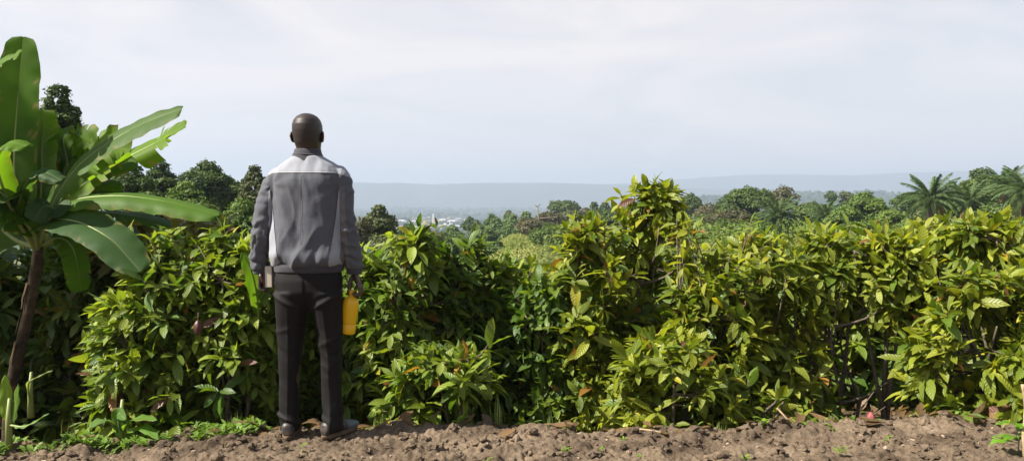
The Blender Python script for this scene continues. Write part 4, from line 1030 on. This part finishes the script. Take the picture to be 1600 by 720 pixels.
def srings(tab, n=40, p=2.4):
    out = []
    for (z, cx, cy, hw, hd) in tab:
        r = []
        for j in range(n):
            a = 2 * math.pi * j / n; ca, sa = math.cos(a), math.sin(a)
            r.append(Vector((cx + hw * math.copysign(abs(ca) ** (2 / p), ca), cy + hd * math.copysign(abs(sa) ** (2 / p), sa), z)))
        out.append(r)
    return out

PX = -1.09; PY = 4.33
man = empty('person', (PX, PY, 0), 'man standing with his back turned, grey jacket, black trousers, book and yellow bottle in hands', 'person')

def body():
    mb = MB()
    # head (facing away), neck, trunk
    mb.loft(srings([(1.525, -.012, .045, .030, .035), (1.54, -.012, .035, .052, .062), (1.565, -.012, .022, .062, .083), (1.60, -.013, .012, .069, .094), (1.635, -.013, .006, .0745, .099),
                    (1.665, -.013, .002, .0775, .101), (1.695, -.013, -.002, .0765, .098), (1.72, -.013, -.004, .068, .087), (1.738, -.013, -.004, .053, .068), (1.750, -.013, -.003, .032, .043), (1.755, -.013, -.002, .012, .016)], 36, 2.05))
    mb.loft(srings([(1.44, -.015, .0, .085, .07), (1.49, -.014, .0, .062, .06), (1.53, -.013, .0, .056, .058), (1.575, -.013, .0, .055, .062), (1.60, -.013, .0, .050, .055)], 28, 2.0))
    mb.tube([(-.013, .10, 1.645), (-.013, .122, 1.612), (-.013, .108, 1.60)], [.010, .015, .010], 8)              # nose
    mb.tube([(-.036, .098, 1.572), (-.013, .108, 1.574), (.010, .098, 1.572)], [.006, .010, .006], 8)            # lips
    mb.tube([(-.05, .088, 1.662), (-.013, .102, 1.66), (.024, .088, 1.662)], [.009, .010, .009], 8)              # brow
    for sg in (-1, 1):                                                                                       # ears
        r = Matrix.Rotation(sg * .42, 3, 'Z') @ Matrix.Rotation(.12, 3, 'X')
        mb.ell((-.013 + sg * .083, .004, 1.632), (.006, .018, .031), 14, 10, r)
        mb.tube([(-.013 + sg * .076, .016, 1.648), (-.013 + sg * .087, -.008, 1.655), (-.013 + sg * .089, -.016, 1.635), (-.013 + sg * .080, -.006, 1.608), (-.013 + sg * .076, .008, 1.602)], [.004, .005, .005, .0045, .004], 8)
    mb.loft(srings([(.80, -.01, .0, .15, .10), (.95, -.015, .0, .15, .10), (1.15, -.015, .0, .145, .095), (1.35, -.012, .0, .165, .10), (1.43, -.012, 0, .15, .085), (1.475, -.012, 0, .07, .06)], 30))
    # legs
    mb.tube([(-.10, 0, .86), (-.112, .005, .45), (-.122, .0, .10), (-.122, .0, .03)], [.08, .052, .036, .034], 14)
    mb.tube([(.072, 0, .86), (.092, .01, .45), (.106, .0, .10), (.106, .0, .03)], [.08, .052, .036, .034], 14)
    # arms and forearms
    mb.tube([(-.165, 0, 1.43), (-.262, -.02, 1.135), (-.283, .015, .99), (-.280, .035, .905)], [.048, .038, .034, .025], 12)
    mb.tube([(.150, 0, 1.43), (.214, -.02, 1.135), (.226, .012, .99), (.228, .03, .90)], [.048, .038, .034, .025], 12)
    # left hand: palm outside the book, fingers round its lower edge, thumb over the near cover
    mb.tube([(-.280, .035, .915), (-.284, .042, .875), (-.285, .048, .845)], [.028, .040, .040], 14, flat=((0, 1, 0), .40))
    for i, (y, l) in enumerate(((.015, .88), (.036, .97), (.057, 1.0), (.078, .93))):
        mb.tube([(-.285, y + .003, .862), (-.288, y, .835), (-.285, y, .835 - .026 * l), (-.273, y, .835 - .042 * l), (-.258, y, .835 - .040 * l)], [.0095, .0095, .009, .0085, .0065], 9)
    mb.tube([(-.283, .012, .90), (-.272, -.006, .878), (-.264, -.004, .858), (-.262, .002, .84)], [.0125, .011, .0105, .008], 9)
    # right hand closed round the bottle neck
    mb.tube([(.228, .03, .91), (.240, .028, .868), (.252, .024, .832)], [.027, .038, .037], 14, flat=((-.25, .96, 0), .44))
    for i, (y, l) in enumerate(((-.012, .86), (.009, .97), (.031, 1.02), (.053, .95))):
        mb.tube([(.250, y, .842), (.263, y, .818), (.266, y, .818 - .030 * l), (.253, y, .818 - .049 * l), (.236, y, .818 - .046 * l), (.226, y, .818 - .034 * l)], [.010, .0105, .0098, .0092, .0085, .0065], 9)
    mb.tube([(.226, .030, .885), (.211, .030, .858), (.203, .022, .828), (.205, .012, .802)], [.013, .0125, .011, .0085], 9)
    me = remesh(mb, .0036, 3); me.materials.append(M['skin'])
    o = link(bpy.data.objects.new('body', me), man)
    # cropped hair as a skin-tight cap
    v = getv(me)
    bm = bmesh.new(); bm.from_mesh(me)
    keep = []
    for f in bm.faces:
        c = f.calc_center_median(); x = abs(c.x + .013)
        line = 1.59 + .004 * math.sin(c.x * 300) + (.0 if x < .05 else (x - .05) * .9)
        if c.y > .045: line = 1.70
        elif c.y > .0: line = 1.655 if x > .05 else line
        if c.z > line and not (x > .080 and c.z < 1.672): keep.append(f)
    ks = set(f.index for f in keep); kill = [f for f in bm.faces if f.index not in ks]
    bmesh.ops.delete(bm, geom=kill, context='FACES'); bm.normal_update()
    for q in bm.verts: q.co += q.normal * .0016
    hm = bpy.data.meshes.new('hair'); bm.to_mesh(hm); bm.free(); hm.materials.clear(); hm.materials.append(M['hair']); link(bpy.data.objects.new('hair', hm), man)
    for sg in (-1, 1):
        mb = MB(); mb.ell((-.013 + sg * .031, .088, 1.642), (.012, .011, .012)); mb.build('eye', flat_mat('eye_white', (.7, .68, .62), .2), man)
body()

def folds_jacket(v, n):
    x, y, z = v.T
    d = .0
    back = 1.0
    d = d + .0095 * fbm(x * 11 + z * 3, y * 6, z * 5.5, o=3, s=81)
    rid = 1 - np.abs(fbm(x * 14 + .6 * np.sin(z * 9), y * 10, z * 3.2, o=2, s=83)) * 2
    torso = (x > -.205) & (x < .178)
    low = np.clip((1.16 - z) / .2, 0, 1) * torso
    d = d + .010 * rid * (.4 + low) * torso
    # sleeve rings of cloth at elbow and cuff
    slv = ~torso & (z < 1.36)
    ring = np.sin(z * 95 + 9 * fbm(x * 9, y * 9, z * 5, s=87)) * (np.exp(-((z - 1.12) / .07) ** 2) + .9 * np.exp(-((z - .97) / .06) ** 2) + .35)
    d = d + .0048 * ring * slv
    # pull lines from the armpits
    for sx in (-.19, .165):
        r = np.sqrt((x - sx) ** 2 + (z - 1.37) ** 2); a = np.arctan2(z - 1.37, (x - sx) * (-1 if sx > 0 else 1))
        d = d + .0028 * np.sin(a * 7 + 1) * np.clip(r / .06, 0, 1) * np.exp(-(r / .15) ** 2) * (y < .05)
    # blouson fullness above the rib
    d = d + .010 * np.exp(-((z - .985) / .035) ** 2) * torso
    return v + n * d[:, None]
def jacket():
    mb = MB()
    mb.loft(srings([(.945, -.012, .0, .178, .125), (.965, -.012, .0, .188, .135), (1.0, -.016, .0, .192, .138), (1.06, -.018, .0, .188, .134), (1.2, -.016, .0, .180, .127), (1.33, -.014, .0, .180, .125), (1.40, -.013, .0, .185, .120),
                    (1.445, -.013, 0, .183, .105), (1.48, -.013, 0, .155, .088), (1.505, -.013, .0, .112, .078), (1.525, -.013, .002, .080, .072)], 44, 2.5))
    mb.tube(catmull([(-.125, 0, 1.435), (-.185, -.002, 1.405), (-.222, -.012, 1.29), (-.262, -.022, 1.13), (-.285, .008, 1.0), (-.282, .03, .925)], 20), [float(np.interp(i, [0, 4, 10, 14, 20], [.056, .058, .053, .052, .048])) for i in range(21)], 22)
    mb.tube(catmull([(.105, 0, 1.435), (.160, -.002, 1.405), (.182, -.012, 1.29), (.205, -.022, 1.13), (.220, .008, 1.0), (.226, .026, .925)], 20), [float(np.interp(i, [0, 4, 10, 14, 20], [.056, .057, .051, .049, .047])) for i in range(21)], 22)
    me = remesh(mb, .0062, 4); v = getv(me); n = getn(me); setv(me, folds_jacket(v, n))
    bm = bmesh.new(); bm.from_mesh(me); bpy.data.meshes.remove(me)
    YZ = 1.437                                                     # yoke seam
    def cut(co, no): bmesh.ops.bisect_plane(bm, geom=bm.verts[:] + bm.edges[:] + bm.faces[:], plane_co=co, plane_no=no, dist=1e-5)
    cut((0, 0, YZ), (0, 0, 1))
    # slanted side seams of the torso
    sl, sr = (-.203, 1.37, -.140, .96), (.169, 1.37, .122, .96)
    for (x1, z1, x2, z2) in (sl, sr): cut((x1, 0, z1), (z1 - z2, 0, -(x1 - x2)))
    sleeve_l = (-.205, 1.40, -.212, .95); sleeve_r = (.172, 1.40, .172, .95)
    for (x1, z1, x2, z2) in (sleeve_l, sleeve_r): cut((x1, 0, z1), (z1 - z2, 0, -(x1 - x2)))
    inn = (.196, 1.37, .216, .92); cut((inn[0], 0, inn[1]), (inn[1] - inn[3], 0, -(inn[0] - inn[2])))
    def side(s_, c): x1, z1, x2, z2 = s_; return c.x - (x1 + (x2 - x1) * (c.z - z1) / (z2 - z1))
    groups = {'panel': [], 'yoke': [], 'side_panel_l': [], 'side_panel_r': [], 'sleeve_l': [], 'sleeve_r': [], 'inner': []}
    for f in bm.faces:
        c = f.calc_center_median(); inner = -.20 < c.x < .168
        if c.z > YZ - max(0, abs(c.x + .013) - .165) * .35: g_ = 'yoke'
        elif side(sleeve_l, c) < 0: g_ = 'sleeve_l'
        elif side(sleeve_r, c) > 0: g_ = 'inner' if side(inn, c) < 0 and c.z < 1.36 else 'sleeve_r'
        elif side(sl, c) < 0 and c.z < 1.34: g_ = 'side_panel_l'
        elif side(sr, c) > 0 and c.z < 1.34: g_ = 'side_panel_r'
        else: g_ = 'panel'
        groups[g_].append(f.index)
    full = bpy.data.meshes.new('x'); bm.to_mesh(full); bm.free()
    jo = None
    for g_, nm, mt, lab in (('panel', 'jacket', 'jdark', 'dark grey jacket with a light grey yoke'), ('yoke', 'yoke', 'jlight', 'light grey shoulder yoke'), ('side_panel_l', 'side_panel', 'jlight', None), ('side_panel_r', 'side_panel', 'jlight', None), ('sleeve_l', 'sleeve', 'jdark', None), ('sleeve_r', 'sleeve', 'jdark', None), ('inner', 'sleeve_panel', 'jmid', 'brownish grey inner strip of the right sleeve')):
        b2 = bmesh.new(); b2.from_mesh(full); b2.faces.ensure_lookup_table(); ks = set(groups[g_])
        bmesh.ops.delete(b2, geom=[f for f in b2.faces if f.index not in ks], context='FACES')
        m2 = bpy.data.meshes.new(nm); b2.to_mesh(m2); b2.free(); m2.materials.clear(); m2.materials.append(M[mt]); m2.polygons.foreach_set('use_smooth', [True] * len(m2.polygons))
        o = link(bpy.data.objects.new(nm, m2), man if jo is None else jo)
        if jo is None: jo = o
        if lab: o['label'] = lab
    # seams: white piping under the yoke, thin stitching at the sides
    full_v = getv(full); back = full_v[(full_v[:, 1] < 0)]
    def on_back(x, z):
        d = np.hypot(back[:, 0] - x, back[:, 2] - z); i = np.argmin(d); return Vector((x, float(back[i, 1]) - .0012, z))
    mb = MB(); mb.tube([on_back(x, YZ) for x in np.linspace(-.185, .158, 30)], .0022, 6); mb.build('piping', flat_mat('piping', (.5, .49, .51)), jo)
    for s_ in (sl, sr):
        mb = MB(); mb.tube([on_back(s_[0] + (s_[2] - s_[0]) * (s_[1] - z) / (s_[1] - s_[3]), z) for z in np.linspace(1.345, .975, 26)], .0018, 6); mb.build('seam', M['jrib'], jo)
    # ribbed hem, cuffs, collar
    def rib(rings, nm, nr):
        mb = MB(); rr = []
        for r in rings:
            c = sum(r, Vector()) / len(r); rr.append([c + (p - c) * (1 + .012 * math.cos(j * math.pi)) for j, p in enumerate(r)])
        mb.loft(rr); return mb.build(nm, M['jrib'], jo)
    rib(srings([(.905, -.010, 0, .176, .122), (.912, -.010, 0, .181, .126), (.935, -.011, 0, .182, .127), (.955, -.012, 0, .179, .125)], 200, 2.5), 'hem', 0)
    for (x, y) in ((-.2815, .034), (.2295, .029)):
        rib(srings([(.888, x, y, .036, .040), (.894, x, y, .041, .044), (.92, x, y, .045, .047), (.94, x, y - .002, .046, .048)], 72, 2.1), 'cuff', 0)
    mb = MB()
    outer = srings([(1.500, -.013, .0, .104, .079), (1.525, -.013, .002, .084, .076), (1.545, -.013, .004, .074, .074), (1.562, -.013, .006, .070, .074), (1.566, -.013, .006, .067, .071), (1.560, -.013, .006, .064, .068), (1.53, -.013, .004, .062, .066)], 40, 2.1)
    mb.loft(outer, cap=False); co = mb.build('collar', M['jrib'], jo)
    mb = MB(); mb.tube([Vector((-.013 + .0795 * math.cos(a), .0035 + .0775 * math.sin(a), 1.536 + .002 * math.sin(a * 2))) for a in np.linspace(math.pi * 1.02, math.pi * 1.98, 24)], .0022, 6); mb.build('piping', M['jmid'], co)
    for sg in (-1, 1):                                                      # epaulette tabs
        mb = MB(); x0 = -.013 + sg * .155; r = Matrix.Rotation(sg * .62, 3, 'Y')
        mb.box((x0, -.004, 1.463), (.038, .017, .0035), r, .0025); e = mb.build('epaulette', M['jdark'], jo)
        mb = MB(); mb.ell((x0 - sg * .022, -.008, 1.484), (.0055, .0055, .004)); mb.build('button', M['shoe'], e)
    mb = MB(); mb.tube([(-.02 + .0, -.124, 1.437), (-.02, -.130, 1.2), (-.018, -.142, 1.0)], .0008, 4); mb.build('seam', M['jrib'], jo)
    bpy.data.meshes.remove(full)
jacket()

def trousers():
    mb = MB()
    mb.loft(srings([(.70, -.014, 0, .03, .05), (.74, -.014, .0, .10, .095), (.80, -.014, -.002, .178, .122), (.86, -.013, -.002, .183, .124), (.93, -.012, 0, .168, .115), (.95, -.012, 0, .164, .112)], 40, 2.35))
    mb.loft(srings([(.035, -.127, .002, .058, .066), (.10, -.128, .0, .057, .060), (.2, -.128, .002, .054, .058), (.33, -.127, .004, .055, .060), (.45, -.122, .006, .065, .070), (.6, -.113, .0, .078, .085), (.72, -.103, -.002, .090, .108), (.80, -.098, -.002, .094, .122)], 30, 2.25))
    mb.loft(srings([(.035, .110, .002, .062, .070), (.10, .110, .0, .063, .066), (.2, .106, .002, .057, .060), (.33, .102, .004, .055, .061), (.45, .100, .006, .058, .067), (.6, .096, .0, .070, .083), (.72, .083, -.002, .084, .108), (.80, .072, -.002, .094, .122)], 30, 2.25))
    me = remesh(mb, .0062, 14); v = getv(me); n = getn(me); x, y, z = v.T
    s = np.where(x < -.012, 0., 1.)
    d = .0045 * fbm(x * 8 + s * 7, y * 7, z * 5, o=3, s=91)
    r = 1 - 2 * np.abs(fbm(x * 6 + s * 3, y * 6, z * 17 + x * 9, o=2, s=93))
    d += .014 * r * np.exp(-((z - .09) / .07) ** 2) + .004 * r * np.exp(-((z - .42) / .12) ** 2)
    # seat folds running in towards the crotch
    q = z - .74 - .55 * (np.abs(x + .012) - .09); d += .0075 * (np.exp(-(q / .012) ** 2) - .6 * np.exp(-((q - .03) / .014) ** 2)) * (y < 0) * np.clip((np.abs(x + .012) - .03) / .04, 0, 1)
    q = z - .60 - .25 * np.where(s > 0, -(x - .09), (x + .11)); d += .004 * np.exp(-(q / .014) ** 2) * (y < .02) * (1 - s)
    q = z - .53 - .45 * (x - .1); d += .004 * np.exp(-(q / .014) ** 2) * (y < .02) * s
    # pressed crease down the back of each leg
    cx = np.where(s > 0, np.interp(z, [.05, .45, .75], [.110, .100, .083]), np.interp(z, [.05, .45, .75], [-.127, -.114, -.102]))
    d += .0055 * np.exp(-np.abs(x - cx) / .008) * (y < -.01) * np.clip((.74 - z) / .08, 0, 1)
    setv(me, v + n * d[:, None]); me.materials.clear(); me.materials.append(M['trous'])
    me.polygons.foreach_set('use_smooth', [True] * len(me.polygons))
    link(bpy.data.objects.new('trousers', me), man)
trousers()

def shoe(x, y, rot, z, lab=None, toe='shoe'):
    R = Matrix.Rotation(rot, 4, 'Z'); T = Matrix.Translation((x, y, z)) @ R
    # heel at -y, toe at +y
    mb = MB(); rings = []
    for (yy, w, h0, h1) in ((-.078, .010, .020, .045), (-.074, .024, .014, .075), (-.06, .033, .012, .088), (-.03, .037, .012, .092), (.0, .038, .012, .090), (.035, .041, .012, .080), (.075, .046, .012, .066), (.115, .049, .012, .055), (.15, .047, .012, .048), (.18, .038, .012, .042), (.198, .022, .015, .033), (.205, .008, .02, .026)):
        r = []
        for j in range(22):
            a = 2 * math.pi * j / 22; ca, sa = math.cos(a), math.sin(a); zc = (h0 + h1) / 2; hz = (h1 - h0) / 2
            r.append(T @ Vector((w * math.copysign(abs(ca) ** .8, ca), yy, zc + hz * math.copysign(abs(sa) ** .8, sa))))
        rings.append(r)
    mb.loft(rings[::-1]); me = remesh(mb, .0045, 2); me.materials.append(M['shoe'])
    o = link(bpy.data.objects.new('shoe', me), man)
    if toe != 'shoe':
        bm = bmesh.new(); bm.from_mesh(me); Ti = T.inverted()
        bmesh.ops.delete(bm, geom=[f for f in bm.faces if (Ti @ f.calc_center_median()).y < .075], context='FACES'); bm.normal_update()
        for q in bm.verts: q.co += q.normal * .002
        tm = bpy.data.meshes.new('toe'); bm.to_mesh(tm); bm.free(); tm.materials.clear(); tm.materials.append(M[toe]); t_ = link(bpy.data.objects.new('toe_cap', tm), o); t_['label'] = 'blue grey toe of the turned out shoe'
    mb = MB(); rings = []
    for zz, gr in ((-.004, .96), (0.0, 1.02), (.014, 1.04), (.019, 1.0)):
        r = []
        for j in range(40):
            a = 2 * math.pi * j / 40; yy = .063 + .145 * math.sin(a); w = np.interp(yy, [-.082, -.06, 0, .1, .17, .208], [.014, .036, .039, .050, .043, .012])
            r.append(T @ Vector((w * gr * math.copysign(abs(math.cos(a)) ** .6, math.cos(a)), .063 + (yy - .063) * gr, zz)))
        rings.append(r)
    mb.loft(rings); mb.build('sole', M['sole'], o)
shoe(-.127, .0, .10, .006)
shoe(.110, -.005, -.48, .008, toe='toe')

# the book under his left hand
def book():
    root = empty('book', (PX - .236, PY + .035, .876), 'thick dark covered book with cream pages held in the left hand', 'book', rz=.12)
    w, d, h = .0225, .045, .060
    k = NT('book_pages'); uvz = k.n('ShaderNodeTexCoord').outputs['Object']; mp = k.n('ShaderNodeMapping'); mp.inputs['Scale'].default_value = (900, 1, 1); k.l(uvz, mp.inputs[0])
    nn = k.noise(1, 2, vec=mp.outputs[0]); pages = k.done(k.pbr(k.mix(nn, (.42, .36, .28), (.66, .60, .50)), .8, .2).outputs[0])
    k = NT('book_cover'); cov = k.done(k.pbr(k.mix(k.noise(80, 3), (.02, .015, .014), (.05, .03, .028)), .55, .4).outputs[0])
    mb = MB(); mb.box((0, 0, 0), (w - .004, d - .003, h - .003), None, .002); mb.build('pages', pages, root, False)
    for nm, x in (('cover', -w), ('cover', w)):
        mb = MB(); mb.box((x, 0, 0), (.0022, d, h), None, .001); mb.build(nm, cov, root, False)
    mb = MB(); mb.box((0, d + .001, 0), (w, .0025, h), None, .001); mb.build('spine', cov, root, False)
book()

# the bottle in his right hand
def bottle():
    root = empty('bottle', (PX + .216, PY + .022, .783), 'yellow plastic bottle hanging by its neck from the right hand', 'bottle'); root.rotation_euler = (.04, .13, 0)
    k = NT('yellow_plastic'); p = k.pbr(k.mix(k.noise(8, 3), (.80, .49, .008), (.90, .58, .016)), .32, .5)
    t = k.n('ShaderNodeBsdfTranslucent'); t.inputs[0].default_value = (.9, .5, .02, 1); m = k.n('ShaderNodeMixShader'); m.inputs[0].default_value = .3; k.l(p.outputs[0], m.inputs[1]); k.l(t.outputs[0], m.inputs[2]); mt = k.done(m.outputs[0])
    prof = [(0, .013), (-.010, .015), (-.014, .018), (-.018, .0185), (-.024, .027), (-.034, .037), (-.046, .0425), (-.068, .0445), (-.10, .045), (-.13, .0425), (-.150, .041), (-.165, .0415), (-.1665, .0395), (-.169, .0395), (-.1705, .042), (-.20, .043), (-.215, .0425), (-.223, .038), (-.224, .02)]
    mb = MB(); mb.loft([[Vector((r * math.cos(a), r * .86 * math.sin(a), z)) for a in np.linspace(0, 2 * math.pi, 36, endpoint=False)] for z, r in prof][::-1]); mb.build('flask', mt, root)
    mb = MB(); mb.loft([[Vector((r * (1 + .03 * (j % 2)) * math.cos(a), r * (1 + .03 * (j % 2)) * math.sin(a), z)) for j, a in enumerate(np.linspace(0, 2 * math.pi, 40, endpoint=False))] for z, r in [(-.004, .0155), (-.002, .0165), (.016, .0165), (.019, .014)]]); mb.build('cap', flat_mat('bottle_cap', (.75, .33, .02), .4), root)
    mb = MB(); mb.loft([[Vector((r * math.cos(a), r * math.sin(a), z)) for a in np.linspace(0, 2 * math.pi, 24, endpoint=False)] for z, r in [(-.019, .019), (-.016, .0195), (-.0145, .019)]]); mb.build('neck_ring', mt, root)
bottle()
